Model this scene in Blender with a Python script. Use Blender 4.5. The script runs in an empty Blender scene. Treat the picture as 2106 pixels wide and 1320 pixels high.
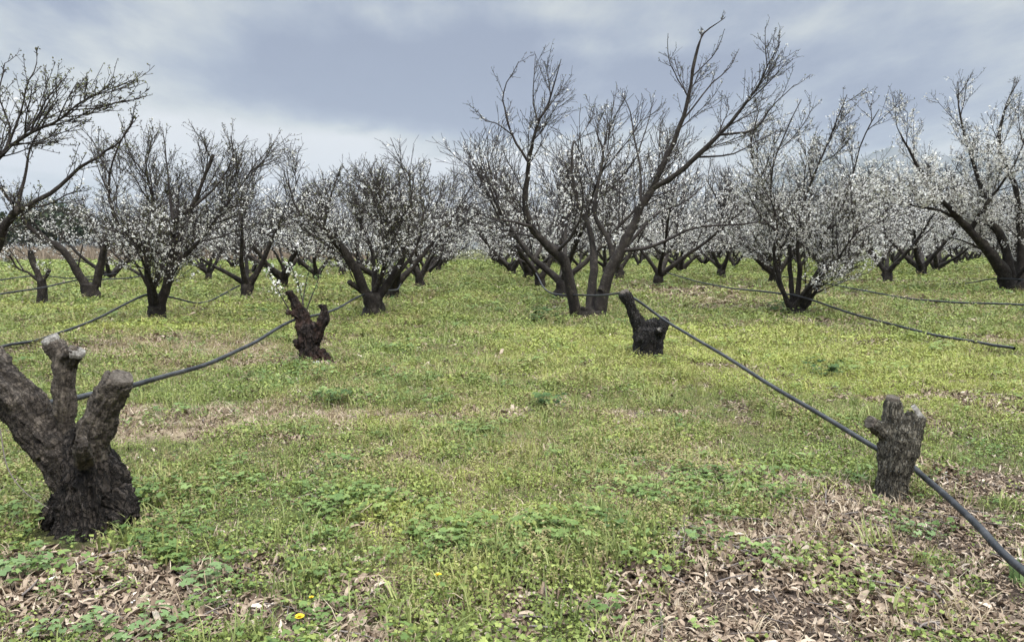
import bpy, math, random
import numpy as np
from mathutils import Vector, Matrix

# ---------------------------------------------------------------- camera, sky, sun, exposure
S = bpy.context.scene
COL = S.collection
F_PX, CX, CY = 1500.0, 1053.0, 660.0          # focal length and centre in photo pixels
YAW = math.atan(88 / F_PX)                    # rows run along +Y and meet left of the centre
PITCH = math.atan(148 / F_PX)
CAM_H = 1.5
cd = bpy.data.cameras.new("camera")
cd.sensor_width = 36.0
cd.lens = 36.0 * F_PX / 2106.0
cd.clip_start, cd.clip_end = 0.05, 30000
cam = bpy.data.objects.new("camera", cd)
COL.objects.link(cam)
cam.location = (0, 0, CAM_H)
cam.rotation_euler = (math.radians(90) - PITCH, 0, -YAW)
S.camera = cam
CAMROT = cam.rotation_euler.to_matrix()

SUN_EL, SUN_AZ = math.radians(55), math.radians(150)   # high, behind the camera, to the right
w = bpy.data.worlds.new("World")
S.world = w
w.use_nodes = True
nt = w.node_tree
nt.nodes.clear()
N = nt.nodes.new
L = nt.links.new


def mathn(op, a, b=None, c=None, clamp=False, tree=None):
    t = tree or nt
    n = t.nodes.new("ShaderNodeMath")
    n.operation = op
    n.use_clamp = clamp
    for i, v in enumerate((a, b, c)):
        if v is None:
            continue
        if isinstance(v, (int, float)):
            n.inputs[i].default_value = v
        else:
            t.links.new(v, n.inputs[i])
    return n.outputs[0]


def mixc(fac, a, b, tree=None, blend='MIX'):
    t = tree or nt
    n = t.nodes.new("ShaderNodeMix")
    n.data_type = 'RGBA'
    n.blend_type = blend
    for k, v in ((0, fac), (6, a), (7, b)):
        if isinstance(v, (int, float)):
            n.inputs[k].default_value = v
        elif isinstance(v, (tuple, list)):
            n.inputs[k].default_value = (*v, 1) if len(v) == 3 else v
        else:
            t.links.new(v, n.inputs[k])
    return n.outputs[2]


def maprange(v, a, b, c=0.0, d=1.0, tree=None, smooth=True):
    t = tree or nt
    n = t.nodes.new("ShaderNodeMapRange")
    n.interpolation_type = 'SMOOTHSTEP' if smooth else 'LINEAR'
    t.links.new(v, n.inputs[0])
    for i, x in enumerate((a, b, c, d)):
        n.inputs[1 + i].default_value = x
    return n.outputs[0]


tc = N("ShaderNodeTexCoord")
sep = N("ShaderNodeSeparateXYZ")
L(tc.outputs["Generated"], sep.inputs[0])
dx, dy, dz = sep.outputs
den = mathn('ADD', mathn('MAXIMUM', dz, 0.0), 0.17)
cmb = N("ShaderNodeCombineXYZ")
L(mathn('DIVIDE', dx, den), cmb.inputs[0])
L(mathn('DIVIDE', dy, den), cmb.inputs[1])


def cloudnoise(scale, detail, off, rough=0.5, stretch=(1, 1, 1)):
    m = N("ShaderNodeMapping")
    m.inputs['Location'].default_value = off
    m.inputs['Scale'].default_value = stretch
    L(cmb.outputs[0], m.inputs['Vector'])
    n = N("ShaderNodeTexNoise")
    n.inputs['Scale'].default_value = scale
    n.inputs['Detail'].default_value = detail
    n.inputs['Roughness'].default_value = rough
    L(m.outputs[0], n.inputs['Vector'])
    return n.outputs['Fac']


c1 = cloudnoise(0.62, 4, (3.1, 1.7, 0), 0.45, (1.0, 0.85, 1))
c2 = cloudnoise(2.1, 5, (7.3, 2.2, 0), 0.55, (1, 0.6, 1))
az = mathn('ADD', mathn('ARCTAN2', dx, dy), mathn('MULTIPLY', mathn('SUBTRACT', c2, 0.5), 0.34))
el = mathn('ADD', mathn('ARCSINE', dz), mathn('MULTIPLY', mathn('SUBTRACT', c1, 0.5), 0.16))
c3 = cloudnoise(5.5, 5, (1.3, 5.2, 0), 0.6, (1, 0.55, 1))
cl = mathn('ADD', mathn('ADD', mathn('MULTIPLY', c1, 1.3), mathn('MULTIPLY', c2, 1.9)), mathn('MULTIPLY', c3, 0.9))
cl = mathn('SUBTRACT', cl, 1.62)
# banks (-) and thin bright places (+) of this particular cloud deck: degrees of azimuth, elevation, half widths, weight
DECK = [(-9.5, 12.0, 9, 2.6, -.5), (-15, 14.5, 5, 1.8, -.18), (-2, 9.0, 7, 1.2, -.22), (-35, 17.5, 5, 2.4, -.2), (23, 10.5, 15, 2.6, -.2), (15, 17.5, 8, 2.0, -.1),
        (34, 16.2, 2.6, .6, -.25), (-7.5, 7.7, 1.3, .45, -.26), (-12, 8.6, .8, .3, -.16), (-24, 16.2, 5, 1.4, .16), (-29, 13, 6, 1.2, .1), (3, 17.6, 7, 1.3, .22), (-20, 6.4, 16, 2.2, 1.0), (12, 4.5, 30, 2.5, .35),
        (-33, 9.6, 10, 1.8, .26), (37, 17.0, 6, 2.2, .3), (21, 14.5, 5, 1.0, .22), (30, 12.2, 5, .9, .2), (9, 14.5, 5, .9, .16), (27, 18.5, 5, .9, -.12), (-12, 18.5, 6, .9, -.12), (-27, 18.3, 5, .8, -.16), (-6, 5.0, 10, 1.8, .25)]
for a0, e0, sa, se, wt in DECK:
    u_ = mathn('DIVIDE', mathn('SUBTRACT', az, math.radians(a0 + 3.4)), math.radians(sa))
    v_ = mathn('DIVIDE', mathn('SUBTRACT', el, math.radians(e0)), math.radians(se))
    g_ = mathn('EXPONENT', mathn('MULTIPLY', mathn('ADD', mathn('MULTIPLY', u_, u_), mathn('MULTIPLY', v_, v_)), -0.5))
    cl = mathn('ADD', cl, mathn('MULTIPLY', g_, wt * 1.75))
cr = N("ShaderNodeValToRGB")
cr.color_ramp.interpolation = 'B_SPLINE'
cl = mathn('ADD', mathn('MULTIPLY', cl, 0.70), 0.005)
for e_, (p_, c_) in zip([cr.color_ramp.elements[0], cr.color_ramp.elements[1], cr.color_ramp.elements.new(.5), cr.color_ramp.elements.new(.6)], ((0.0, (0.285, 0.33, 0.45)), (1.0, (1.5, 1.5, 1.36)), (.31, (0.435, 0.495, 0.60)), (.6, (0.74, 0.77, 0.73)))):
    e_.position = p_
    e_.color = (*c_, 1)
L(cl, cr.inputs[0])
cloudcol = cr.outputs[0]
sky = N("ShaderNodeTexSky")
sky.sky_type = 'NISHITA'
sky.sun_disc = False
sky.sun_elevation = SUN_EL
sky.sun_rotation = SUN_AZ
skyc = mixc(1.0, sky.outputs[0], (0.08, 0.08, 0.08), blend='MULTIPLY')
zen = maprange(dz, 0.37, 0.8, 1.0, 10.5)
zc = N("ShaderNodeCombineXYZ")
for i in range(3):
    L(zen, zc.inputs[i])
cloudcol = mixc(1.0, cloudcol, zc.outputs[0], blend='MULTIPLY')
full = mixc(0.9, skyc, cloudcol)
bg = N("ShaderNodeBackground")
L(full, bg.inputs[0])
bg.inputs[1].default_value = 0.435
wo = N("ShaderNodeOutputWorld")
L(bg.outputs[0], wo.inputs[0])

sl = bpy.data.lights.new("sun", 'SUN')
sl.energy = 1.5
sl.angle = math.radians(10)
sl.color = (1.0, 0.96, 0.9)
sun = bpy.data.objects.new("sun", sl)
COL.objects.link(sun)
sdir = Vector((math.sin(SUN_AZ) * math.cos(SUN_EL), math.cos(SUN_AZ) * math.cos(SUN_EL), math.sin(SUN_EL)))
sun.rotation_euler = sdir.to_track_quat('Z', 'Y').to_euler()
S.view_settings.view_transform = 'Standard'
S.view_settings.look = 'None'
S.view_settings.exposure = 1.2
S.view_settings.gamma = 1.0
S.cycles.max_bounces = 6
S.cycles.diffuse_bounces = 3
S.cycles.transmission_bounces = 3
S.cycles.transparent_max_bounces = 4
S.cycles.volume_bounces = 0

rng = np.random.default_rng(7)
random.seed(11)


# ---------------------------------------------------------------- helpers
def gz(x, y):
    """gentle lie of the land"""
    x = np.asarray(x, float)
    y = np.asarray(y, float)
    t = np.clip((x - 5) / 11.0, 0, 1)
    z = 0.12 * t * t * (3 - 2 * t)
    z = z + 0.025 * np.sin(x * 0.9 + 0.4) * np.sin(y * 0.63 + 1.0) * np.clip((y - 1) / 6, 0, 1)
    return z


def ray(px, py):
    return CAMROT @ Vector(((px - CX) / F_PX, -(py - CY) / F_PX, -1.0))


def pt(px, py, Y):
    d = ray(px, py)
    return Vector((0, 0, CAM_H)) + d * (Y / d.y)


def gpt(px, py):
    d = ray(px, py)
    return Vector((0, 0, CAM_H)) + d * (-CAM_H / d.z)


def hash3(ix, iy, iz, seed=0):
    h = (ix.astype(np.int64) * 374761393 + iy.astype(np.int64) * 668265263 + iz.astype(np.int64) * 2147483647 + seed * 974711) & 0xFFFFFFFF
    h = ((h ^ (h >> 13)) * 1274126177) & 0xFFFFFFFF
    h = ((h ^ (h >> 16)) * 2246822519) & 0xFFFFFFFF
    return ((h ^ (h >> 15)) & 0xFFFFFF) / float(0xFFFFFF)


def vnoise(x, y, z=None, seed=0):
    x = np.asarray(x, float); y = np.asarray(y, float)
    z = np.zeros_like(x) if z is None else np.asarray(z, float)
    ix, iy, iz = np.floor(x).astype(int), np.floor(y).astype(int), np.floor(z).astype(int)
    fx, fy, fz = x - ix, y - iy, z - iz
    fx, fy, fz = (f * f * (3 - 2 * f) for f in (fx, fy, fz))
    r = 0
    for a in (0, 1):
        for b in (0, 1):
            for c in (0, 1):
                wgt = (fx if a else 1 - fx) * (fy if b else 1 - fy) * (fz if c else 1 - fz)
                r = r + wgt * hash3(ix + a, iy + b, iz + c, seed)
    return r


def fbm(x, y, z=None, seed=0, oct=4):
    r, amp, tot = 0, 1.0, 0
    x = np.asarray(x, float); y = np.asarray(y, float)
    for o in range(oct):
        f = 2.03 ** o
        r = r + amp * vnoise(x * f, y * f, None if z is None else np.asarray(z, float) * f, seed + o * 17)
        tot += amp
        amp *= 0.5
    return r / tot


def mesh_from(name, V, F, mat, attr=None, smooth=False):
    """V (n,3); F (m,3) triangles, or list of such; attr (n,4) colour attribute 'tint'"""
    V = np.ascontiguousarray(V, np.float32)
    F = np.ascontiguousarray(F, np.int32)
    me = bpy.data.meshes.new(name)
    k = F.shape[1]
    me.vertices.add(len(V))
    me.vertices.foreach_set("co", V.ravel())
    me.loops.add(F.size)
    me.loops.foreach_set("vertex_index", F.ravel())
    me.polygons.add(len(F))
    me.polygons.foreach_set("loop_start", np.arange(0, F.size, k, dtype=np.int32))
    me.polygons.foreach_set("loop_total", np.full(len(F), k, np.int32))
    if smooth:
        me.polygons.foreach_set("use_smooth", np.ones(len(F), bool))
    if attr is not None:
        a = me.attributes.new("tint", 'FLOAT_COLOR', 'POINT')
        a.data.foreach_set("color", np.ascontiguousarray(attr, np.float32).ravel())
    me.update()
    me.validate()
    if mat is not None:
        me.materials.append(mat)
    return me


def link(name, data, parent=None, loc=None):
    o = bpy.data.objects.new(name, data)
    COL.objects.link(o)
    if parent is not None:
        o.parent = parent
    if loc is not None:
        o.location = loc
    return o


def tag(o, label=None, cat=None, group=None, kind=None):
    if label: o["label"] = label
    if cat: o["category"] = cat
    if group: o["group"] = group
    if kind: o["kind"] = kind
    return o


def tubes(polys, k, cap=True):
    """polys: list of (points (n,3), radii (n)); returns V, F(tri), and per-vertex (length along, angle, 0, rnd)"""
    byn = {}
    for p, r in polys:
        byn.setdefault(len(p), []).append((p, r))
    Vs, Fs, As, off = [], [], [], 0
    ang = np.linspace(0, 2 * np.pi, k, endpoint=False)
    for n, lst in byn.items():
        P = np.array([a for a, _ in lst], float)
        R = np.array([b for _, b in lst], float)
        m = len(P)
        T = np.empty_like(P)
        T[:, 1:-1] = P[:, 2:] - P[:, :-2] if n > 2 else T[:, 1:-1]
        T[:, 0] = P[:, 1] - P[:, 0]
        T[:, -1] = P[:, -1] - P[:, -2]
        T /= np.linalg.norm(T, axis=2, keepdims=True) + 1e-9
        mt = T.mean(1)
        ref = np.zeros_like(mt)
        ref[np.arange(m), np.argmin(np.abs(mt), axis=1)] = 1
        nn = np.cross(T, ref[:, None, :])
        nn /= np.linalg.norm(nn, axis=2, keepdims=True) + 1e-9
        bb = np.cross(T, nn)
        ring = P[:, :, None, :] + R[:, :, None, None] * (nn[:, :, None, :] * np.cos(ang)[None, None, :, None] + bb[:, :, None, :] * np.sin(ang)[None, None, :, None])
        seg = np.linalg.norm(np.diff(P, axis=1), axis=2)
        cum = np.concatenate([np.zeros((m, 1)), np.cumsum(seg, 1)], 1)
        A = np.zeros((m, n, k, 4))
        A[..., 0] = cum[:, :, None]
        A[..., 1] = (ang / (2 * np.pi))[None, None, :]
        A[..., 2] = R[:, :, None]
        A[..., 3] = rng.random(m)[:, None, None]
        Vs.append(ring.reshape(-1, 3))
        As.append(A.reshape(-1, 4))
        i = np.arange(n - 1)[:, None]
        j = np.arange(k)[None, :]
        a = i * k + j
        b = i * k + (j + 1) % k
        c = b + k
        d = a + k
        f = np.concatenate([np.stack([a, b, c], -1).reshape(-1, 3), np.stack([a, c, d], -1).reshape(-1, 3)])
        if cap:
            last = (n - 1) * k
            f = np.concatenate([f, np.array([[last, last + q, last + q + 1] for q in range(1, k - 1)])])
        Fs.append((f[None] + (np.arange(m) * n * k)[:, None, None]).reshape(-1, 3) + off)
        off += m * n * k
    return np.concatenate(Vs), np.concatenate(Fs), np.concatenate(As)


def catmull(pts, n):
    P = np.array(pts, float)
    if len(P) == 2:
        t = np.linspace(0, 1, n)[:, None]
        return P[0] * (1 - t) + P[1] * t
    Q = np.vstack([2 * P[0] - P[1], P, 2 * P[-1] - P[-2]])
    out = []
    for s in np.linspace(0, len(P) - 1, n):
        i = min(int(s), len(P) - 2)
        t = s - i
        p0, p1, p2, p3 = Q[i], Q[i + 1], Q[i + 2], Q[i + 3]
        out.append(0.5 * (2 * p1 + (p2 - p0) * t + (2 * p0 - 5 * p1 + 4 * p2 - p3) * t * t + (3 * p1 - p0 - 3 * p2 + p3) * t ** 3))
    return np.array(out)


# ---------------------------------------------------------------- materials
def newmat(name, rough=0.8, spec=0.25):
    m = bpy.data.materials.new(name)
    m.use_nodes = True
    t = m.node_tree
    b = t.nodes["Principled BSDF"]
    b.inputs["Roughness"].default_value = rough
    b.inputs["Specular IOR Level"].default_value = spec
    return m, t, b


def noise_node(t, vec, scale, detail=4, rough=0.6):
    n = t.nodes.new("ShaderNodeTexNoise")
    n.inputs["Scale"].default_value = scale
    n.inputs["Detail"].default_value = detail
    n.inputs["Roughness"].default_value = rough
    if vec is not None:
        t.links.new(vec, n.inputs["Vector"])
    return n.outputs["Fac"]


def attr_node(t, name="tint"):
    a = t.nodes.new("ShaderNodeAttribute")
    a.attribute_name = name
    s = t.nodes.new("ShaderNodeSeparateColor")
    t.links.new(a.outputs["Color"], s.inputs[0])
    return s.outputs[0], s.outputs[1], s.outputs[2], a.outputs["Alpha"]


def objcoord(t, out="Object"):
    return t.nodes.new("ShaderNodeTexCoord").outputs[out]


def ramp(t, fac, stops):
    r = t.nodes.new("ShaderNodeValToRGB")
    el = r.color_ramp.elements
    while len(el) < len(stops):
        el.new(0.5)
    for e, (p, c) in zip(el, stops):
        e.position = p
        e.color = (*c, 1)
    t.links.new(fac, r.inputs[0])
    return r.outputs[0]


def bump(t, b, h, strength=0.5, dist=0.01):
    n = t.nodes.new("ShaderNodeBump")
    n.inputs["Strength"].default_value = strength
    n.inputs["Distance"].default_value = dist
    t.links.new(h, n.inputs["Height"])
    t.links.new(n.outputs[0], b.inputs["Normal"])


def bark_mat(name, dark, mid, light, scale=1.0, lichen=None):
    m, t, b = newmat(name, 0.9, 0.15)
    oc = objcoord(t)
    n1 = noise_node(t, oc, 7 * scale, 5)
    n2 = noise_node(t, oc, 34 * scale, 4, 0.7)
    f = mathn('ADD', mathn('MULTIPLY', n1, 0.6, tree=t), mathn('MULTIPLY', n2, 0.4, tree=t), tree=t)
    c = ramp(t, f, [(0.34, dark), (0.52, mid), (0.68, light)])
    if lichen:
        l = maprange(noise_node(t, oc, 16 * scale, 3), 0.62, 0.70, 0, 0.75, tree=t)
        c = mixc(l, c, lichen, tree=t)
    t.links.new(c, b.inputs["Base Color"])
    bump(t, b, n2, 0.9, 0.02)
    return m


M_BARK = bark_mat("cherry_bark", (0.011, 0.008, 0.007), (0.026, 0.021, 0.017), (0.075, 0.064, 0.050), 1.0, (0.085, 0.08, 0.05))
M_TWIG = bark_mat("twig_bark", (0.020, 0.016, 0.014), (0.040, 0.033, 0.029), (0.085, 0.070, 0.062), 0.7)


def stump_mat(name, dark, mid, light, band=1.0, red=None, spots=0.0):
    """bark with the pale rings of lenticels round each limb; tint = (along, angle, radius, region)"""
    m, t, b = newmat(name, 0.88, 0.2)
    oc = objcoord(t)
    u, an, rr, lich = attr_node(t)
    v = t.nodes.new("ShaderNodeCombineXYZ")
    t.links.new(mathn('MULTIPLY', u, 58.0, tree=t), v.inputs[0])
    t.links.new(mathn('MULTIPLY', an, 9.0, tree=t), v.inputs[1])
    rings = noise_node(t, v.outputs[0], 1.0, 4, 0.6)
    n1 = noise_node(t, oc, 9, 5, 0.65)
    n2 = noise_node(t, oc, 60, 4, 0.7)
    wv = t.nodes.new("ShaderNodeCombineXYZ")
    t.links.new(mathn('MULTIPLY', u, 9.0, tree=t), wv.inputs[0])
    t.links.new(mathn('MULTIPLY', an, 26.0, tree=t), wv.inputs[1])
    wv2 = t.nodes.new("ShaderNodeMapping")
    wv2.inputs["Scale"].default_value = (1.0, 1.0, 0.42)
    t.links.new(oc, wv2.inputs[0])
    ca = mathn('ABSOLUTE', mathn('SUBTRACT', noise_node(t, wv2.outputs[0], 26, 4, 0.55), 0.5, tree=t), tree=t)
    cb = mathn('ABSOLUTE', mathn('SUBTRACT', noise_node(t, wv.outputs[0], 1.0, 5, 0.6), 0.5, tree=t), tree=t)
    crack = maprange(mathn('MINIMUM', ca, cb, tree=t), 0.0, 0.045, 0.0, 1.0, tree=t)
    mixr = mathn('MULTIPLY', lich, band, tree=t, clamp=True)
    f = mathn('ADD', mathn('MULTIPLY', n1, 0.5, tree=t), mathn('MULTIPLY', n2, 0.3, tree=t), tree=t)
    f = mathn('ADD', f, mathn('MULTIPLY', mathn('SUBTRACT', rings, 0.5, tree=t), mathn('MULTIPLY', mixr, 0.7, tree=t), tree=t), tree=t)
    f = mathn('ADD', f, mathn('MULTIPLY', mathn('SUBTRACT', mixr, 0.45, tree=t), 0.19, tree=t), tree=t)
    f = mathn('ADD', f, 0.1, tree=t)
    c = ramp(t, f, [(0.32, dark), (0.52, mid), (0.72, light)])
    ck = mathn('MULTIPLY', mathn('SUBTRACT', 1.0, crack, tree=t), mathn('SUBTRACT', 0.85, mathn('MULTIPLY', mixr, 0.5, tree=t), tree=t), tree=t)
    c = mixc(ck, c, tuple(v_ * .45 for v_ in dark), tree=t)
    if red:
        c = mixc(maprange(noise_node(t, oc, 6, 3), 0.46, 0.62, 0, 0.65, tree=t), c, red, tree=t)
    if spots:
        c = mixc(maprange(noise_node(t, oc, 90, 2), 0.66 - spots * 0.05, 0.72, 0, 0.8, tree=t), c, (0.42, 0.42, 0.39), tree=t)
    t.links.new(c, b.inputs["Base Color"])
    h = mathn('ADD', mathn('MULTIPLY', n2, 0.5, tree=t), mathn('MULTIPLY', crack, mathn('SUBTRACT', 0.75, mathn('MULTIPLY', mixr, 0.6, tree=t), tree=t), tree=t), tree=t)
    h = mathn('ADD', h, mathn('MULTIPLY', rings, mathn('MULTIPLY', mixr, 0.4, tree=t), tree=t), tree=t)
    bump(t, b, h, 1.0, 0.022)
    return m


M_STUMP = stump_mat("stump_bark", (0.016, 0.0125, 0.010), (0.056, 0.045, 0.036), (0.16, 0.13, 0.10), 1.2)
M_STUMP_GREY = stump_mat("weathered_stump_bark", (0.068, 0.058, 0.042), (0.18, 0.158, 0.118), (0.34, 0.31, 0.24), 0.25, None, 0.5)
M_STUMP_RED = stump_mat("peeling_stump_bark", (0.016, 0.011, 0.009), (0.06, 0.044, 0.036), (0.22, 0.18, 0.155), 0.2, (0.095, 0.055, 0.042))
M_STUMP_BLACK = stump_mat("blackened_stump_bark", (0.012, 0.010, 0.009), (0.044, 0.037, 0.032), (0.13, 0.115, 0.095), 0.3, None, 0.35)


def cutwood_mat(name, c0, c1):
    m, t, b = newmat(name, 0.9, 0.1)
    oc = objcoord(t)
    n = noise_node(t, oc, 35, 5, 0.7)
    wv = t.nodes.new("ShaderNodeTexNoise")
    wv.inputs["Scale"].default_value = 120
    t.links.new(oc, wv.inputs["Vector"])
    f = mathn('ADD', mathn('MULTIPLY', n, 0.7, tree=t), mathn('MULTIPLY', wv.outputs["Fac"], 0.3, tree=t), tree=t)
    t.links.new(ramp(t, f, [(0.36, c0), (0.62, c1)]), b.inputs["Base Color"])
    bump(t, b, f, 0.8, 0.01)
    return m


M_CUT = cutwood_mat("cut_wood", (0.045, 0.038, 0.03), (0.25, 0.23, 0.20))
M_CUT_DARK = cutwood_mat("aged_cut_wood", (0.028, 0.023, 0.018), (0.12, 0.10, 0.08))


def leafy(name, stops, patch=None, rough=0.65, trans=0.25, spec=0.3):
    """tint.r random per plant, tint.g yellowness of its patch, tint.b random per leaf"""
    m, t, b = newmat(name, rough, spec)
    r, g, bb, al = attr_node(t)
    f = mathn('ADD', mathn('MULTIPLY', r, 0.5, tree=t), mathn('MULTIPLY', bb, 0.5, tree=t), tree=t)
    c = ramp(t, f, stops)
    if patch:
        c = mixc(g, c, patch, tree=t)
    t.links.new(c, b.inputs["Base Color"])
    if trans:
        tr = t.nodes.new("ShaderNodeBsdfTranslucent")
        t.links.new(c, tr.inputs[0])
        mx = t.nodes.new("ShaderNodeMixShader")
        mx.inputs[0].default_value = trans
        t.links.new(b.outputs[0], mx.inputs[1])
        t.links.new(tr.outputs[0], mx.inputs[2])
        t.links.new(mx.outputs[0], t.nodes["Material Output"].inputs[0])
    return m


M_BLOSSOM = leafy("cherry_blossom", [(0.1, (0.60, 0.55, 0.45)), (0.45, (0.80, 0.77, 0.70)), (0.9, (0.87, 0.85, 0.81))], None, 0.6, 0.3)
M_BUD = leafy("young_leaf_buds", [(0.1, (0.07, 0.055, 0.03)), (0.5, (0.11, 0.11, 0.04)), (0.9, (0.19, 0.20, 0.08))], None)
M_WEED = leafy("low_weeds_leaf", [(0.1, (0.06, 0.085, 0.018)), (0.5, (0.155, 0.195, 0.042)), (0.9, (0.29, 0.32, 0.085))], (0.34, 0.36, 0.08))
M_BROAD = leafy("broad_weed_leaf", [(0.1, (0.05, 0.09, 0.018)), (0.5, (0.10, 0.155, 0.034)), (0.9, (0.19, 0.25, 0.075))], (0.22, 0.25, 0.05))
M_GRASS = leafy("grass_blade", [(0.1, (0.10, 0.13, 0.038)), (0.5, (0.175, 0.205, 0.062)), (0.9, (0.27, 0.285, 0.10))], (0.34, 0.32, 0.09))
M_STRAW = leafy("dry_straw", [(0.1, (0.17, 0.12, 0.075)), (0.5, (0.31, 0.235, 0.15)), (0.9, (0.46, 0.38, 0.27))], (0.30, 0.25, 0.10), 0.8, 0.1)
M_SEED = leafy("ripening_seed_weeds", [(0.1, (0.15, 0.11, 0.05)), (0.5, (0.25, 0.205, 0.09)), (0.9, (0.33, 0.29, 0.13))], (0.26, 0.26, 0.08), 0.8, 0.15)
M_LITTER = leafy("fallen_leaf", [(0.08, (0.05, 0.032, 0.022)), (0.35, (0.165, 0.117, 0.080)), (0.65, (0.31, 0.235, 0.165)), (0.95, (0.52, 0.43, 0.33))], None, 0.8, 0.08, 0.15)
M_LITTERSTICK = leafy("fallen_twig", [(0.1, (0.06, 0.045, 0.038)), (0.9, (0.19, 0.16, 0.14))], None, 0.9, 0)
M_DARKGREEN = leafy("evergreen_leaf", [(0.1, (0.014, 0.024, 0.012)), (0.5, (0.028, 0.044, 0.020)), (0.9, (0.06, 0.075, 0.032))], None, 0.7, 0.1)
M_DARKWEED = leafy("dark_dock_leaf", [(0.1, (0.022, 0.04, 0.014)), (0.5, (0.045, 0.075, 0.024)), (0.9, (0.10, 0.14, 0.05))], None, 0.85, 0.15, .1)
M_PALEWEED = leafy("pale_mallow_leaf", [(0.1, (0.08, 0.13, 0.04)), (0.5, (0.125, 0.185, 0.062)), (0.9, (0.19, 0.25, 0.10))], None, 0.55, 0.25)
M_YELLOW = leafy("yellow_petals", [(0.1, (0.66, 0.47, 0.02)), (0.9, (0.82, 0.62, 0.04))], None, 0.6, 0.2)
M_FARTREE = leafy("bare_far_twigs", [(0.1, (0.07, 0.065, 0.06)), (0.9, (0.16, 0.145, 0.13))], None, 0.9, 0)
M_REED = leafy("dry_reed", [(0.1, (0.15, 0.115, 0.08)), (0.9, (0.29, 0.225, 0.16))], None, 0.9, 0.1)

M_HOSE, t, b = newmat("black_hose", 0.5, 0.35)
oc = objcoord(t)
n = noise_node(t, oc, 5, 5, 0.7)
n2 = noise_node(t, oc, 60, 3, 0.6)
t.links.new(mixc(maprange(mathn('ADD', mathn('MULTIPLY', n, 0.7, tree=t), mathn('MULTIPLY', n2, 0.3, tree=t), tree=t), 0.42, 0.68, tree=t), (0.009, 0.0095, 0.0105), (0.046, 0.046, 0.046), tree=t), b.inputs["Base Color"])
t.links.new(maprange(n2, 0.3, 0.7, 0.45, 0.75, tree=t), b.inputs["Roughness"])

M_STONE, t, b = newmat("pale_stone", 0.9, 0.2)
oc = objcoord(t)
n = noise_node(t, oc, 9, 5, 0.6)
t.links.new(ramp(t, n, [(0.3, (0.22, 0.20, 0.18)), (0.7, (0.48, 0.46, 0.43))]), b.inputs["Base Color"])
bump(t, b, n, 0.7, 0.02)

M_ROCK, t, b = newmat("mountain_rock", 0.95, 0.1)
oc = objcoord(t)
n = noise_node(t, oc, 0.004, 6, 0.6)
t.links.new(ramp(t, n, [(0.35, (0.035, 0.045, 0.035)), (0.6, (0.10, 0.10, 0.09))]), b.inputs["Base Color"])

# ground: tint.r = litter, tint.g = dry straw, tint.b = yellow-green, alpha = lush
M_GROUND, t, b = newmat("orchard_ground", 0.95, 0.1)
gpos = t.nodes.new("ShaderNodeNewGeometry").outputs["Position"]
li, dr, ye, lu = attr_node(t)
n1 = noise_node(t, gpos, 1.1, 6, 0.65)
n2 = noise_node(t, gpos, 14, 5, 0.7)
n3 = noise_node(t, gpos, 70, 4, 0.7)
n4 = noise_node(t, gpos, 0.12, 5, 0.6)
nn = mathn('ADD', mathn('MULTIPLY', n2, 0.5, tree=t), mathn('MULTIPLY', n3, 0.5, tree=t), tree=t)
green = ramp(t, nn, [(0.34, (0.020, 0.020, 0.010)), (0.50, (0.058, 0.062, 0.022)), (0.64, (0.14, 0.145, 0.045))])
green = mixc(maprange(n1, 0.42, 0.62, 0, 0.5, tree=t), green, (0.10, 0.085, 0.045), tree=t)
yell = ramp(t, nn, [(0.35, (0.05, 0.048, 0.014)), (0.62, (0.20, 0.20, 0.045))])
straw = ramp(t, nn, [(0.35, (0.13, 0.095, 0.06)), (0.62, (0.34, 0.265, 0.17))])
litt = ramp(t, nn, [(0.36, (0.022, 0.015, 0.011)), (0.50, (0.07, 0.050, 0.037)), (0.66, (0.20, 0.155, 0.12))])
c = mixc(ye, green, yell, tree=t)
c = mixc(dr, c, straw, tree=t)
c = mixc(li, c, litt, tree=t)
c = mixc(maprange(n4, 0.45, 0.7, 0.0, 0.25, tree=t), c, (0.16, 0.16, 0.05), tree=t)
t.links.new(c, b.inputs["Base Color"])
bump(t, b, nn, 1.0, 0.04)

# ---------------------------------------------------------------- where what grows
ROWS = [-15.9, -11.3, -6.7, -2.05] + [2.45 + 4.62 * k for k in range(12)]


def blob(x, y, spec):
    r = np.zeros_like(x)
    for px, py, sx, sy, wt in spec:
        g = gpt(px, py)
        r = r + wt * np.exp(-((x - g.x) / sx) ** 2 * 0.5 - ((y - g.y) / sy) ** 2 * 0.5)
    return r


LITTER = [(1750, 1210, .75, .42, 1.3), (2060, 1180, .7, .55, 1.3), (1400, 1295, .5, .16, 1.15), (1950, 990, .5, .7, 1.1), (1520, 1090, .30, .25, .8),
          (2090, 850, .8, .7, .9), (1480, 835, 1.0, .25, .7), (1640, 850, .7, .22, .7), (480, 1290, .5, .14, .6), (230, 1195, .55, .24, 1.05), (40, 1240, .5, .3, 1.05),
          (60, 1080, .45, .3, .8), (630, 970, .30, .22, .9), (740, 1200, .2, .12, .8), (1000, 1270, .45, .16, -.7), (950, 1120, .5, .3, -.5), (300, 1090, .6, .2, -.5), (450, 1290, .4, .14, .9), (1210, 1170, .18, .12, .6),
          (1690, 1060, .3, .3, .6), (1350, 600, 1.6, 3.5, .9), (1540, 600, 1.6, 2.5, .9), (1690, 672, 1.3, .9, .9), (1490, 645, 1.0, .9, .7), (1900, 590, 3.0, 1.8, .9),
          (640, 745, .5, .4, .6), (1030, 860, .3, .25, .3)]
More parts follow.
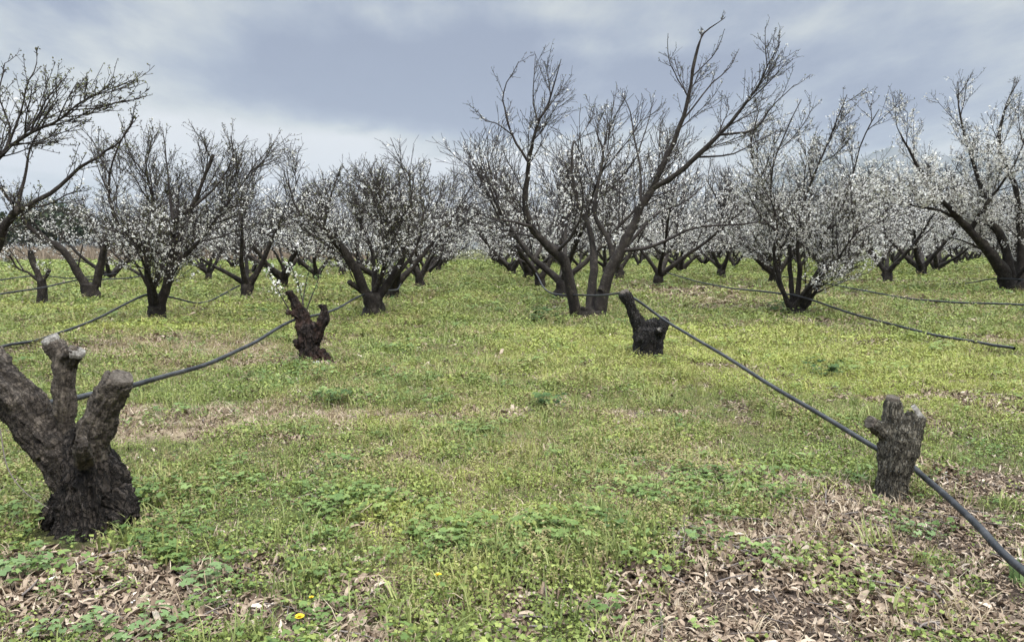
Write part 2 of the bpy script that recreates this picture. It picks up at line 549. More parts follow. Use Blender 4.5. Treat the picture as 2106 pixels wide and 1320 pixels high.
DRY = [(350, 712, 1.5, .8, 1.1), (450, 870, .75, .38, 1.2), (300, 860, .5, .3, 1.0), (600, 845, .5, .3, .7), (1660, 1000, .4, .35, .6), (1690, 1090, .3, .22, .8),
       (1440, 625, 1.5, 1.5, .8), (1780, 622, 2.5, 1.2, .9), (1270, 850, .35, .2, .4), (420, 740, 1.0, .6, .8), (1900, 1290, .4, .15, .6),
       (180, 1120, .3, .2, .5), (1250, 1000, .6, .4, .4), (1960, 640, 2.5, 1.0, .5)]
YELLOW = [(1600, 730, 2.0, 1.4, .75), (1850, 770, 1.8, 1.2, .85), (340, 680, 1.2, .5, 1.1), (1110, 690, .8, .6, .6), (1450, 690, 1.5, .8, .8), (960, 1060, .6, .6, .5),
          (1980, 830, .8, .6, .6), (800, 655, 1.2, 1.0, .5), (1000, 760, 1.2, 1.0, .45), (700, 690, .8, .7, .4), (1230, 720, 1.2, .6, .5), (180, 640, 3, 1.0, .5)]
LUSH = [(400, 1160, .5, .28, 1.4), (700, 1030, .55, .32, 1.0), (330, 1040, .45, .22, 1.0), (800, 1110, .35, .25, .9), (1400, 1010, .32, .25, 1.0),
        (1850, 1085, .2, .13, 1.6), (330, 1295, .4, .12, 1.2), (100, 1150, .25, .2, .8), (200, 1090, .3, .2, .9), (560, 1130, .4, .3, .8), (1690, 765, .5, .3, .7), (760, 790, .8, .6, .5),
        (580, 770, .6, .4, .5), (1100, 1100, .4, .3, .5), (520, 1250, .3, .2, .5), (980, 900, .5, .4, .4), (2100, 970, .25, .3, .7)]
TALL = [(1110, 940, .45, .6, 1.0), (1700, 860, .45, .35, .8), (1020, 1190, .35, .25, .8), (1250, 1110, .3, .3, .5), (340, 820, .25, .2, 1.2), (1560, 860, .4, .3, .6), (880, 830, .5, .5, .4)]


def fields(x, y):
    x = np.asarray(x, float); y = np.asarray(y, float)
    n1 = fbm(x * 0.9, y * 0.9, seed=3)
    n2 = fbm(x * 2.3, y * 2.3, seed=9)
    n3 = fbm(x * 0.35, y * 0.35, seed=21)
    rd = np.min(np.abs(x[..., None] - np.array(ROWS)), axis=-1)
    under = np.exp(-(rd / 0.9) ** 2) * np.clip((y - 12) / 6, 0, 1)
    n4 = fbm(x * 5.5, y * 5.5, seed=51) - .5
    li = blob(x, y, LITTER) * (0.3 + 0.75 * n2) + under * 0.45 + (n1 - 0.55) * 0.9 + (n2 - 0.5) * 1.2 + n4 * 1.3
    dr = blob(x, y, DRY) * (0.6 + 0.8 * n2) + (n3 - 0.56) * 1.2 + (n2 - 0.5) * 1.2 + (fbm(x * 4.5, y * 4.5, seed=52) - .5) * 1.2
    ye = blob(x, y, YELLOW) * (0.55 + 0.9 * n1) + (n3 - 0.45) * 0.9 + (n2 - 0.5) * 1.0 + (fbm(x * 4, y * 4, seed=54) - .5) * .9 + np.clip((y - 10) / 60, 0, 0.15)
    lu = blob(x, y, LUSH) * (0.3 + 1.0 * n2) + (fbm(x * 1.4, y * 1.4, seed=33) - 0.58) * 1.6 + (fbm(x * 5, y * 5, seed=53) - .5) * 1.1
    ta = blob(x, y, TALL) + (fbm(x * 1.1, y * 1.1, seed=41) - 0.55) * 1.8

    def sm(v, a, b):
        t = np.clip((v - a) / (b - a), 0, 1)
        return t * t * (3 - 2 * t)
    return sm(li, 0.15, 0.75), sm(dr, 0.15, 0.75), sm(ye, 0.1, 0.9), sm(lu, 0.1, 0.7), sm(ta, 0.1, 0.7)


# ---------------------------------------------------------------- setting: ground, mountains
def axis(fine, step, far, grow):
    a = list(np.arange(0, fine, step))
    s = step
    while a[-1] < far:
        s *= grow
        a.append(a[-1] + s)
    return np.array(a)


xp = axis(8, 0.06, 9000, 1.07)
xs = np.concatenate([-xp[:0:-1], xp])
yp = axis(13, 0.06, 9000, 1.05)
yn = axis(1.0, 0.25, 3000, 1.3)
ys = np.concatenate([-yn[:0:-1], yp])
GX, GY = np.meshgrid(xs, ys)
gx, gy = GX.ravel(), GY.ravel()
near = (np.abs(gx) < 80) & (gy < 120) & (gy > -5)
fl = np.zeros((len(gx), 4))
f5 = fields(gx[near], gy[near])
for q in range(4):
    fl[near, q] = f5[q]
fl[~near, 2] = 0.35
bumpz = np.where(near, 0.05 * (fbm(gx * 1.6, gy * 1.6, seed=5) - 0.5) + 0.022 * (fbm(gx * 7, gy * 7, seed=6) - 0.5), 0)


def ground_z(x, y):
    return gz(x, y) + 0.05 * (fbm(x * 1.6, y * 1.6, seed=5) - 0.5)


gzv = gz(gx, gy) + bumpz
nx, ny = len(xs), len(ys)
ii, jj = np.meshgrid(np.arange(nx - 1), np.arange(ny - 1))
a = (jj * nx + ii).ravel()
gq = np.stack([a, a + 1, a + nx + 1, a + nx], -1)
go = link("ground", mesh_from("ground", np.stack([gx, gy, gzv], -1), gq, M_GROUND, fl, True))
tag(go, kind="structure")


def ridge(name, x0, x1, y, depth, prof, seed):
    n, m = 90, 14
    X = np.linspace(x0, x1, n)
    H = prof((X - x0) / (x1 - x0)) * (0.75 + 0.5 * fbm(X / 900, X * 0, seed=seed, oct=5))
    V = []
    for j in range(m):
        t = j / (m - 1)
        s = math.sin(math.pi * min(t * 1.0, 1.0))
        for i in range(n):
            yy = y + depth * (t - 0.5)
            rough = 1 + 0.35 * (float(fbm(np.array([X[i] / 500]), np.array([yy / 500]), seed=seed + 3)[0]) - 0.5)
            V.append((X[i], yy, -10 + H[i] * s * rough))
    a = np.array([j * n + i for j in range(m - 1) for i in range(n - 1)])
    F = np.stack([a, a + 1, a + n + 1, a + n], -1)
    o = link(name, mesh_from(name, np.array(V), F, M_ROCK, None, True))
    tag(o, kind="structure")
    return o


ridge("mountain", 700, 8200, 5200, 2600, lambda t: 640 * np.clip(t * 4, 0, 1) ** .6 * (1 - 0.1 * t), 4)
ridge("hills", -7200, 500, 6200, 2200, lambda t: 300 * np.sin(np.pi * np.clip(t, 0.02, 1)) ** 0.7, 12)

# ---------------------------------------------------------------- the trees
PETAL = []
for q in range(5):
    a0 = 2 * math.pi * q / 5
    PETAL.append([(0, 0, -0.15), (0.72 * math.cos(a0 - 0.5), 0.72 * math.sin(a0 - 0.5), 0.12), (1.0 * math.cos(a0), 1.0 * math.sin(a0), 0.18), (0.72 * math.cos(a0 + 0.5), 0.72 * math.sin(a0 + 0.5), 0.12)])
FLOWER_V = np.array([p for pe in PETAL for p in pe])
FLOWER_F = np.array([[4 * q, 4 * q + 1, 4 * q + 2] for q in range(5)] + [[4 * q, 4 * q + 2, 4 * q + 3] for q in range(5)])
PENT_V = np.array([(0, 0, -0.1)] + [(math.cos(2 * math.pi * q / 6), math.sin(2 * math.pi * q / 6), 0.12 * (-1) ** q) for q in range(6)])
PENT_F = np.array([[0, 1 + q, 1 + (q + 1) % 6] for q in range(6)])
LEAF_V = np.array([(0, 0, 0), (0.35, 0.4, 0.12), (0, 1.0, 0.05), (-0.35, 0.4, 0.12)])
LEAF_F = np.array([[0, 1, 2], [0, 2, 3]])


def rand_rot(n):
    q = rng.normal(size=(n, 4))
    q /= np.linalg.norm(q, axis=1, keepdims=True)
    a, b, c, d = q.T
    return np.stack([np.stack([1 - 2 * (c * c + d * d), 2 * (b * c - a * d), 2 * (b * d + a * c)], -1),
                     np.stack([2 * (b * c + a * d), 1 - 2 * (b * b + d * d), 2 * (c * d - a * b)], -1),
                     np.stack([2 * (b * d - a * c), 2 * (c * d + a * b), 1 - 2 * (b * b + c * c)], -1)], 1)


def spray(P, size, V, F, attr0=None):
    n = len(P)
    R = rand_rot(n)
    W = np.einsum('nij,vj->nvi', R, V) * size[:, None, None] + P[:, None, :]
    FF = (F[None] + (np.arange(n) * len(V))[:, None, None]).reshape(-1, 3)
    A = np.zeros((n, len(V), 4))
    A[..., 0] = (rng.random(n) if attr0 is None else attr0)[:, None]
    A[..., 2] = rng.random(n)[:, None]
    return W.reshape(-1, 3), FF, A.reshape(-1, 4)


def rvec():
    while True:
        v = Vector((random.uniform(-1, 1), random.uniform(-1, 1), random.uniform(-1, 1)))
        if 0.05 < v.length < 1:
            return v.normalized()


class Tree:
    def __init__(self, lod=0):
        self.poly = {0: [], 1: [], 2: [], 3: [], 4: []}
        self.lod = lod

    def add(self, level, pts, rad):
        self.poly[level].append((np.array(pts, float), np.array(rad, float)))

    def grow(self, p, d, length, r0, r1, level, cfg):
        zm = cfg.get('zmax')
        if zm:
            av = max(0.10, (zm * random.uniform(.84, 1.04) - p[2]) / max(0.35, Vector(d).normalized().z + .15))
            if av < length * .5 and random.random() < .65:
                return
            length = min(length, av)
        nseg = (8, 7, 5, 3)[min(level, 3)]
        pts, rad = [tuple(p)], [r0]
        d = Vector(d).normalized()
        p = Vector(p)
        for i in range(nseg):
            d = (d + rvec() * cfg['wig'][level] + Vector((0, 0, cfg['up'][level]))).normalized()
            p = p + d * (length / nseg)
            if p.z < 0.35:
                p.z = 0.35
                d.z = abs(d.z)
            pts.append(tuple(p))
            rad.append(r0 + (r1 - r0) * ((i + 1) / nseg) ** 0.8)
        self.add(level, pts, rad)
        self.kids(pts, rad, length, level, cfg)

    def kids(self, pts, rad, length, level, cfg, t0=None, count=None):
        if level >= 3:
            return
        n = cfg['n'][level] if count is None else count
        n = max(1, int(round(n * random.uniform(0.75, 1.25))))
        t0 = cfg['t0'][level] if t0 is None else t0
        m = len(pts) - 1
        for q in range(n):
            t = t0 + (1 - t0) * ((q + random.random()) / n) ** 1.15
            i = min(int(t * m), m - 1)
            f = t * m - i
            a, b = Vector(pts[i]), Vector(pts[i + 1])
            p = a.lerp(b, f)
            tan = (b - a).normalized()
            side = tan.cross(rvec())
            if side.length < 0.05:
                continue
            side.normalize()
            ang = random.uniform(*cfg['ang'])
            d = tan * math.cos(ang) + side * math.sin(ang)
            if d.z < -0.1 and random.random() < 0.75:
                d.z = -d.z * 0.6
            lr = cfg['len'][level + 1]
            ln = random.uniform(*lr) * (1.12 - cfg.get('tip', 0.42) * t)
            rr = min(rad[i] * 0.72, cfg['r'][level + 1][0] * random.uniform(0.8, 1.2))
            r1 = cfg['r'][level + 1][1]
            self.grow(p, d, ln, max(rr, r1), r1, level + 1, cfg)

    def spurs(self, every, size):
        out = []
        for lv in (1, 2, 3):
            for P, R in self.poly[lv]:
                seg = np.linalg.norm(np.diff(P, axis=0), axis=1)
                for i in range(len(P) - 1):
                    for _ in range(np.random.default_rng(random.randrange(1 << 30)).poisson(seg[i] / every)):
                        p = Vector(P[i]).lerp(Vector(P[i + 1]), random.random())
                        d = (rvec() + Vector((0, 0, 0.4))).normalized()
                        e = p + d * random.uniform(0.5, 1.3) * size
                        out.append(e)
                        self.add(4, [tuple(p), tuple(e)], [0.006, 0.0045])
        return out


BASECFG = dict(n=[11, 9, 5], t0=[0.2, 0.12, 0.1], ang=(0.35, 0.85), len=[(2.4, 3.2), (0.9, 1.7), (0.45, 0.95), (0.15, 0.40)],
               r=[(0.085, 0.02), (0.0145, 0.0055), (0.0056, 0.0036), (0.0040, 0.0030)],
               up=[0.05, 0.06, 0.06, 0.05], wig=[0.11, 0.08, 0.09, 0.13])


def cfg_with(**k):
    c = dict(BASECFG)
    c.update(k)
    return c


def trunk_poly(base, head, r_base, r_head, n=9):
    base, head = Vector(base), Vector(head)
    P, R = [], []
    for i in range(n):
        t = i / (n - 1)
        p = base.lerp(head, t)
        if i == 0:
            p.z -= 0.15
        fl = 1 + 0.38 * (1 - t) ** 3
        P.append(tuple(p + Vector((random.uniform(-.012, .012), random.uniform(-.012, .012), 0)) * (1 if 0 < i < n - 1 else 0)))
        R.append((r_base + (r_head - r_base) * t) * fl * random.uniform(0.95, 1.05))
    return P, R


def gnarl(V, A, amp=0.25, freq=9.0, seed=1):
    """uneven bark: push thick-limbed vertices in and out around their own ring centre"""
    nrm = fbm(V[:, 0] * freq, V[:, 1] * freq, V[:, 2] * freq * 0.6, seed=seed, oct=3) - 0.5
    return nrm * amp


def build_tree_meshes(tr, key, density, bl_size, bl_per, hi=True, buds=None, top=None):
    """returns dict of meshes: trunk, branches, blossoms, buds"""
    out = {}
    polys0 = tr.poly[0]
    V, F, A = tubes(polys0, 10 if hi else 7)
    # displace around the axis of each limb
    cent = []
    byn = {}
    for p, r in polys0:
        byn.setdefault(len(p), []).append(p)
    k = 10 if hi else 7
    C = np.concatenate([np.repeat(np.array(l).reshape(-1, 3), k, axis=0) for l in byn.values()])
    g = fbm(V[:, 0] * 8, V[:, 1] * 8, V[:, 2] * 5, seed=3, oct=3) - 0.5
    V = C + (V - C) * (1 + 0.9 * g)[:, None]
    out['trunk'] = mesh_from("trunk", V, F, M_BARK, A, True)
    br = []
    Vs, Fs, As, off = [], [], [], 0
    for lv, k in ((1, 6 if hi else 4), (2, 4 if hi else 3), (3, 3), (4, 3)):
        if tr.poly[lv]:
            v, f, a = tubes(tr.poly[lv], k)
            Vs.append(v); Fs.append(f + off); As.append(a)
            off += len(v)
    out['branches'] = mesh_from("branches", np.concatenate(Vs), np.concatenate(Fs), M_TWIG, np.concatenate(As), True)
    zs = np.concatenate([p[:, 2] for l in (1, 2, 3) for p, _ in tr.poly[l]])
    zt = np.percentile(zs, 99)
    # flowers sit along the thinner wood, thinning out to the tips of the top
    for key2, den in density.items():
        cl = []
        for lv, wgt in ((1, 0.35), (2, 1.0), (3, 1.2)):
            for P, R in tr.poly[lv]:
                seg = np.linalg.norm(np.diff(P, axis=0), axis=1)
                for i in range(len(P) - 1):
                    z = P[i, 2] / zt
                    prob = np.clip((top if top else 1.08) - z, 0.07, 0.55) / 0.55
                    cnt = rng.poisson(den * wgt * prob * seg[i])
                    for _ in range(cnt):
                        t = rng.random()
                        cl.append(P[i] * (1 - t) + P[i + 1] * t)
        if not cl:
            continue
        cl = np.array(cl)
        if bl_per > 1:
            per = rng.integers(max(1, bl_per - 2), bl_per + 2, len(cl))
            P = np.repeat(cl, per, axis=0) + rng.normal(size=(per.sum(), 3)) * bl_size * 1.15
            sz = bl_size * rng.uniform(0.7, 1.15, len(P))
            v, f, a = spray(P, sz, FLOWER_V if hi else PENT_V, FLOWER_F if hi else PENT_F)
        else:
            P = cl + rng.normal(size=cl.shape) * bl_size * 0.6
            v, f, a = spray(P, bl_size * rng.uniform(0.6, 1.2, len(P)), PENT_V, PENT_F)
        out[key2] = mesh_from("blossoms", v, f, M_BLOSSOM, a)
    if buds:
        P = []
        for lv in (2, 3, 4):
            for p, _ in tr.poly[lv]:
                if rng.random() < (buds if lv != 4 else buds * 0.7):
                    P.append(p[-1])
        P = np.array(P)
        P = np.repeat(P, 2, axis=0) + rng.normal(size=(len(P) * 2, 3)) * 0.008
        v, f, a = spray(P, rng.uniform(0.014, 0.032, len(P)), LEAF_V, LEAF_F)
        out['buds'] = mesh_from("young_leaves", v, f, M_BUD, a)
    return out


def vase_tree(seed, lod=0, height=1.0, nl=None, cfg=None):
    random.seed(seed)
    tr = Tree(lod)
    cfg = cfg or BASECFG
    hh = random.uniform(0.45, 0.62)
    lean = Vector((random.uniform(-.06, .06), random.uniform(-.06, .06), hh))
    rb = random.uniform(0.15, 0.21)
    P, R = trunk_poly((0, 0, 0), lean, rb, rb * 0.95)
    tr.add(0, P, R)
    nl = nl or random.choice((3, 4, 4, 5))
    a0 = random.uniform(0, 6.28)
    for q in range(nl):
        az = a0 + 2 * math.pi * q / nl + random.uniform(-.35, .35)
        el = random.uniform(0.58, 1.0)
        d = Vector((math.cos(az) * math.cos(el), math.sin(az) * math.cos(el), math.sin(el)))
        start = lean + Vector((d.x, d.y, 0)) * rb * 0.45 - Vector((0, 0, 0.10))
        r0 = rb * random.uniform(0.5, 0.66)
        length = random.uniform(*cfg['len'][0]) * height
        # a limb that arches out then up
        n = 11
        pts, rad = [tuple(start)], [r0 * 1.15]
        p, dd = start.copy(), d.copy()
        for i in range(n):
            dd = (dd + rvec() * 0.13 + Vector((0, 0, 0.03 if i < 4 else 0.07))).normalized()
            p = p + dd * length / n
            pts.append(tuple(p))
            rad.append(r0 + (0.013 - r0) * ((i + 1) / n) ** 0.6)
        tr.add(0, pts, rad)
        tr.kids(pts, rad, length, 0, cfg)
        if random.random() < 0.35:       # a sawn-off stub low on the limb
            i = random.randint(1, 3)
            s = Vector(pts[i])
            d2 = (dd.cross(rvec()) + Vector((0, 0, .5))).normalized()
            tr.add(0, [tuple(s), tuple(s + d2 * 0.1), tuple(s + d2 * 0.2)], [rad[i] * .7, rad[i] * .62, rad[i] * .6])
    return tr


def place_tree(meshes, loc, rz, sc, label, group, bkey):
    root = link("cherry_tree", None, None, loc)
    root.empty_display_size = 0.3
    root.rotation_euler = (0, 0, rz)
    root.scale = (sc, sc, sc)
    tag(root, label, "tree", group)
    link("trunk", meshes['trunk'], root)
    link("branches", meshes['branches'], root)
    if bkey in meshes:
        link("blossoms", meshes[bkey], root)
    if 'buds' in meshes:
        link("young_leaves", meshes['buds'], root)
    return root


def traced_tree(seed, basepx, Y, trunk, limbs, label, density, cfg=None, extra=3, height=1.0, bl=0.018, per=5, kidmul=1.0, buds=0.5, top=None, ztop=None, tp=0.6, group=None):
    """limbs: list of dict(px=[(x,y)...], dy=depth drift at the end, r=(r0,r1), kids=n, level)"""
    random.seed(seed)
    cfg = dict(cfg or BASECFG)
    cfg['tip'] = 0.5
    if ztop: cfg['zmax'] = pt(1053, ztop, Y).z
    base = pt(*basepx, Y)
    base.z = float(gz(base.x, base.y))
    tr = Tree()
    if trunk:
        P, R = trunk_poly((0, 0, 0), pt(*trunk[0], Y) - base, trunk[1], trunk[2])
        tr.add(0, P, R)
    hd = (pt(*trunk[0], Y) - base) if trunk else Vector((0, 0, .4))
    for lb in limbs:
        raw = []
        m = len(lb['px']) - 1
        d0 = lb.get('d0', 0.0)
        for i, (x, y) in enumerate(lb['px']):
            raw.append(tuple(pt(x, y, Y + d0 + (lb.get('dy', 0) - d0) * (i / m) ** 0.8) - base))
        if lb.get('lv', 0) == 1 or 'd0' in lb:      # a side limb starts on the wood it grows from
            d = ray(*lb['px'][0]).normalized()
            best = None
            for lv_ in (0, 1):
                for P_, R_ in tr.poly[lv_]:
                    if R_[0] < 0.012 or len(P_) < 6: continue
                    for s_ in range(len(P_) - 1):
                        for f_ in (0, .5):
                            p_ = Vector(P_[s_]).lerp(Vector(P_[s_ + 1]), f_)
                            c_ = p_ + base - Vector((0, 0, CAM_H))
                            a_ = (c_ - d * c_.dot(d)).length
                            if best is None or a_ < best[0]:
                                best = (a_, p_)
            if best:
                dlt = best[1] - Vector(raw[0])
                raw = [tuple(Vector(r_) + dlt * (1 - i_ / m) ** 1.5) for i_, r_ in enumerate(raw)]
        n = max(6, m * 3)
        P = catmull(raw, n)
        r0, r1 = lb['r']
        R = r0 + (r1 - r0) * np.linspace(0, 1, n) ** lb.get('tp', tp)
        lv = lb.get('lv', 0)
        P[1:-1] += np.array([tuple(rvec() * 0.012) for _ in range(n - 2)])
        tr.add(lv, P, R)
        length = float(np.linalg.norm(np.diff(P, axis=0), axis=1).sum())
        tr.kids([tuple(p) for p in P], list(R), length, lv, cfg, lb.get('t0', 0.3), lb.get('kids', 7) * kidmul)
    for q in range(extra):
        az = 1.57 + (q - (extra - 1) / 2) * 1.0 + (math.pi if q % 2 else 0) + random.uniform(-.3, .3)
        el = random.uniform(0.7, 1.0)
        d = Vector((math.cos(az) * math.cos(el), math.sin(az) * math.cos(el), math.sin(el)))
        p = hd - Vector((0, 0, .08))
        length = random.uniform(1.7, 2.4) * height
        pts, rad = [tuple(p)], [0.085]
        dd = d.copy()
        for i in range(10):
            dd = (dd + rvec() * 0.13 + Vector((0, 0, 0.06))).normalized()
            p = p + dd * length / 10
            pts.append(tuple(p)); rad.append(0.075 + (0.012 - 0.075) * ((i + 1) / 10) ** .6)
        tr.add(0, pts, rad)
        tr.kids(pts, rad, length, 0, cfg)
    tr.spurs(0.13, 0.035)
    ms = build_tree_meshes(tr, seed, {'b': density}, bl, per, True, buds, top)
    return place_tree(ms, base, 0, 1, label, group, 'b')


# --- the big tree right of the lane, its limbs as they stand
LSH = dict(lv=1)
traced_tree(101, (1212, 655), 15.7, ((1214, 636), 0.27, 0.22), [
    dict(px=[(1190, 662), (1183, 636), (1162, 541), (1130, 509), (1093, 467), (1080, 424), (1085, 360), (1090, 318), (1104, 260), (1130, 207), (1154, 122)], dy=-0.5, r=(0.15, 0.008), kids=15, t0=0.3),
    dict(px=[(1231, 662), (1233, 636), (1249, 573), (1279, 509), (1300, 472), (1316, 430), (1342, 387), (1364, 339), (1401, 254), (1417, 196), (1432, 111), (1448, 69), (1491, 37)], dy=0.3, r=(0.165, 0.008), kids=17, t0=0.3),
    dict(px=[(1213, 660), (1215, 626), (1220, 560), (1222, 520), (1212, 470), (1190, 420), (1175, 350), (1180, 290)], dy=1.6, r=(0.13, 0.02), kids=10, t0=0.35),
    dict(px=[(1235, 600), (1262, 545), (1250, 490), (1222, 440), (1230, 380), (1240, 320), (1225, 265)], dy=1.2, r=(0.09, 0.012), kids=10, t0=0.3),
    dict(px=[(1085, 329), (1056, 281), (1040, 233), (1037, 186), (1067, 127)], dy=-0.7, r=(0.03, 0.007), kids=8, lv=1),
    dict(px=[(1098, 254), (1093, 201), (1101, 117)], dy=-0.3, r=(0.022, 0.007), kids=6, lv=1),
    dict(px=[(1056, 281), (1024, 257), (998, 249), (982, 228)], dy=-0.7, d0=-.4, r=(0.016, 0.006), kids=4, lv=1),
    dict(px=[(1093, 467), (1050, 456), (1010, 450), (970, 425)], dy=-0.8, r=(0.04, 0.008), kids=7, lv=1),
    dict(px=[(1110, 490), (1060, 480), (1020, 492)], dy=0.9, r=(0.035, 0.008), kids=6, lv=1),
    dict(px=[(1342, 387), (1390, 360), (1432, 323), (1480, 276), (1523, 228), (1560, 175), (1581, 132), (1605, 85)], dy=-0.9, d0=.1, r=(0.075, 0.008), kids=14, t0=.25, lv=0),
    dict(px=[(1480, 281), (1549, 270), (1586, 223), (1634, 175)], dy=-1.2, d0=-.5, r=(0.03, 0.007), kids=9, lv=1),
    dict(px=[(1432, 323), (1500, 318), (1560, 290), (1610, 262)], dy=0.3, d0=-.3, r=(0.025, 0.007), kids=7, lv=1),
    dict(px=[(1318, 425), (1316, 345), (1305, 286), (1295, 228), (1279, 196)], dy=0.9, d0=.15, r=(0.035, 0.007), kids=9, lv=1),
    dict(px=[(1310, 320), (1332, 254), (1345, 200)], dy=0.9, d0=.5, r=(0.018, 0.006), kids=5, lv=1),
    dict(px=[(1289, 519), (1353, 509), (1427, 472), (1533, 461), (1586, 456)], dy=-1.0, r=(0.055, 0.010), kids=10, lv=1),
    dict(px=[(1417, 201), (1390, 154), (1374, 117), (1374, 69)], dy=0.1, d0=.25, r=(0.018, 0.006), kids=5, lv=1),
    dict(px=[(1401, 254), (1459, 180), (1501, 138), (1520, 101)], dy=0.6, d0=.25, r=(0.022, 0.006), kids=7, lv=1),
    dict(px=[(1422, 160), (1470, 110), (1490, 60)], dy=0.1, d0=.25, r=(0.014, 0.006), kids=4, lv=1),
    dict(px=[(1145, 520), (1180, 480), (1200, 420), (1190, 350)], dy=-1.2, r=(0.045, 0.010), kids=9, lv=1),
    dict(px=[(1270, 525), (1350, 440), (1400, 420), (1450, 380)], dy=1.5, r=(0.05, 0.010), kids=9, lv=1),
], "large bare-topped cherry tree spreading from its base beside the lane", 1.7, cfg=cfg_with(len=[(2.4, 3.2), (0.8, 1.5), (0.35, 0.85), (0.12, 0.3)], n=[10, 8, 4]), extra=0, kidmul=0.8, buds=0.35, top=0.76, ztop=52, tp=.75)

# --- first tree of the row left of the lane
traced_tree(102, (769, 657), 15.7, ((766, 603), 0.235, 0.20), [
    dict(px=[(757, 612), (735, 562), (711, 523), (684, 489), (655, 456)], dy=-0.4, r=(0.115, 0.072), kids=5, t0=.4),
    dict(px=[(660, 462), (638, 450), (615, 436), (598, 395), (590, 345)], dy=-0.6, d0=-.4, r=(0.045, 0.008), kids=8, lv=1),
    dict(px=[(664, 465), (676, 420), (690, 375), (702, 340)], dy=-0.3, d0=-.4, r=(0.04, 0.007), kids=8, lv=1),
    dict(px=[(640, 450), (615, 440), (600, 470)], dy=-0.7, d0=-.4, r=(0.03, 0.008), kids=5, lv=1),
    dict(px=[(772, 606), (769, 540), (757, 495), (742, 455), (752, 400), (735, 350)], dy=0.4, r=(0.085, 0.010), kids=12),
    dict(px=[(780, 608), (806, 572), (826, 540), (829, 510), (812, 480), (787, 444), (779, 400), (759, 352)], dy=-0.3, r=(0.115, 0.010), kids=13),
    dict(px=[(783, 420), (805, 388), (840, 362)], dy=-0.2, r=(0.022, 0.007), kids=6, lv=1),
    dict(px=[(815, 565), (850, 520), (870, 450), (860, 390)], dy=0.5, r=(0.06, 0.010), kids=10),
    dict(px=[(745, 600), (728, 588), (718, 578)], dy=-0.2, r=(0.06, 0.045), kids=0.5),
], "leaning cherry tree with a sawn left limb, first left of the lane", 2.9, extra=2, height=0.8, ztop=335, top=0.95)

# --- second row left
traced_tree(103, (323, 655), 15.7, ((321, 628), 0.19, 0.17), [
    dict(px=[(316, 640), (310, 600), (303, 560), (302, 530), (270, 490), (240, 455), (225, 400), (232, 330), (262, 265)], dy=-0.7, r=(0.10, 0.010), kids=12),
    dict(px=[(302, 540), (310, 480), (318, 420), (300, 350), (312, 290)], dy=0.4, r=(0.06, 0.010), kids=11),
    dict(px=[(330, 638), (338, 600), (352, 555), (359, 480), (362, 450), (395, 427), (423, 355), (439, 318)], dy=-0.3, r=(0.125, 0.03), kids=12),
    dict(px=[(345, 570), (372, 535), (410, 495), (445, 450), (490, 390), (530, 330)], dy=0.3, r=(0.07, 0.010), kids=13),
    dict(px=[(359, 470), (350, 420), (345, 350), (335, 270)], dy=0.2, r=(0.05, 0.008), kids=11, lv=1),
    dict(px=[(395, 430), (450, 380), (480, 320), (475, 280)], dy=-0.5, r=(0.035, 0.008), kids=10, lv=1),
    dict(px=[(314, 600), (285, 550), (265, 515), (280, 480)], dy=-0.9, r=(0.03, 0.010), kids=5, lv=1),
], "twiggy cherry tree forking near the ground in the second row left", 2.2, extra=2, height=0.95, top=0.85, ztop=258)

# --- second row right
traced_tree(104, (1637, 652), 15.8, ((1633, 628), 0.17, 0.16), [
    dict(px=[(1625, 640), (1614, 610), (1598, 560), (1592, 517), (1600, 470), (1585, 390), (1600, 310), (1648, 205)], dy=-0.5, r=(0.065, 0.010), kids=13),
    dict(px=[(1630, 635), (1628, 590), (1624, 540), (1618, 462), (1570, 380), (1545, 310), (1560, 230)], dy=0.5, r=(0.085, 0.010), kids=13),
    dict(px=[(1634, 635), (1645, 560), (1640, 490), (1660, 400), (1700, 300), (1742, 195)], dy=0.1, r=(0.08, 0.010), kids=15),
    dict(px=[(1642, 640), (1657, 608), (1671, 585)], dy=-0.2, r=(0.095, 0.08), kids=0.5),
    dict(px=[(1640, 650), (1662, 625), (1681, 590), (1693, 546), (1690, 490), (1735, 420), (1770, 300), (1808, 225)], dy=-0.4, r=(0.06, 0.010), kids=14),
    dict(px=[(1680, 592), (1720, 570), (1770, 545)], dy=-0.6, d0=-.2, r=(0.02, 0.007), kids=3, lv=1),
    dict(px=[(1675, 605), (1730, 582), (1790, 560)], dy=-0.4, d0=-.2, r=(0.018, 0.006), kids=3, lv=1),
    dict(px=[(1600, 480), (1560, 440), (1530, 380)], dy=-0.5, r=(0.04, 0.010), kids=9, lv=1),
    dict(px=[(1690, 480), (1740, 440), (1790, 430)], dy=0.5, r=(0.04, 0.010), kids=9, lv=1),
], "white-blossomed cherry tree with a short stub, first in the second row right", 3.6, extra=3, height=1.05, top=1.15, ztop=185)

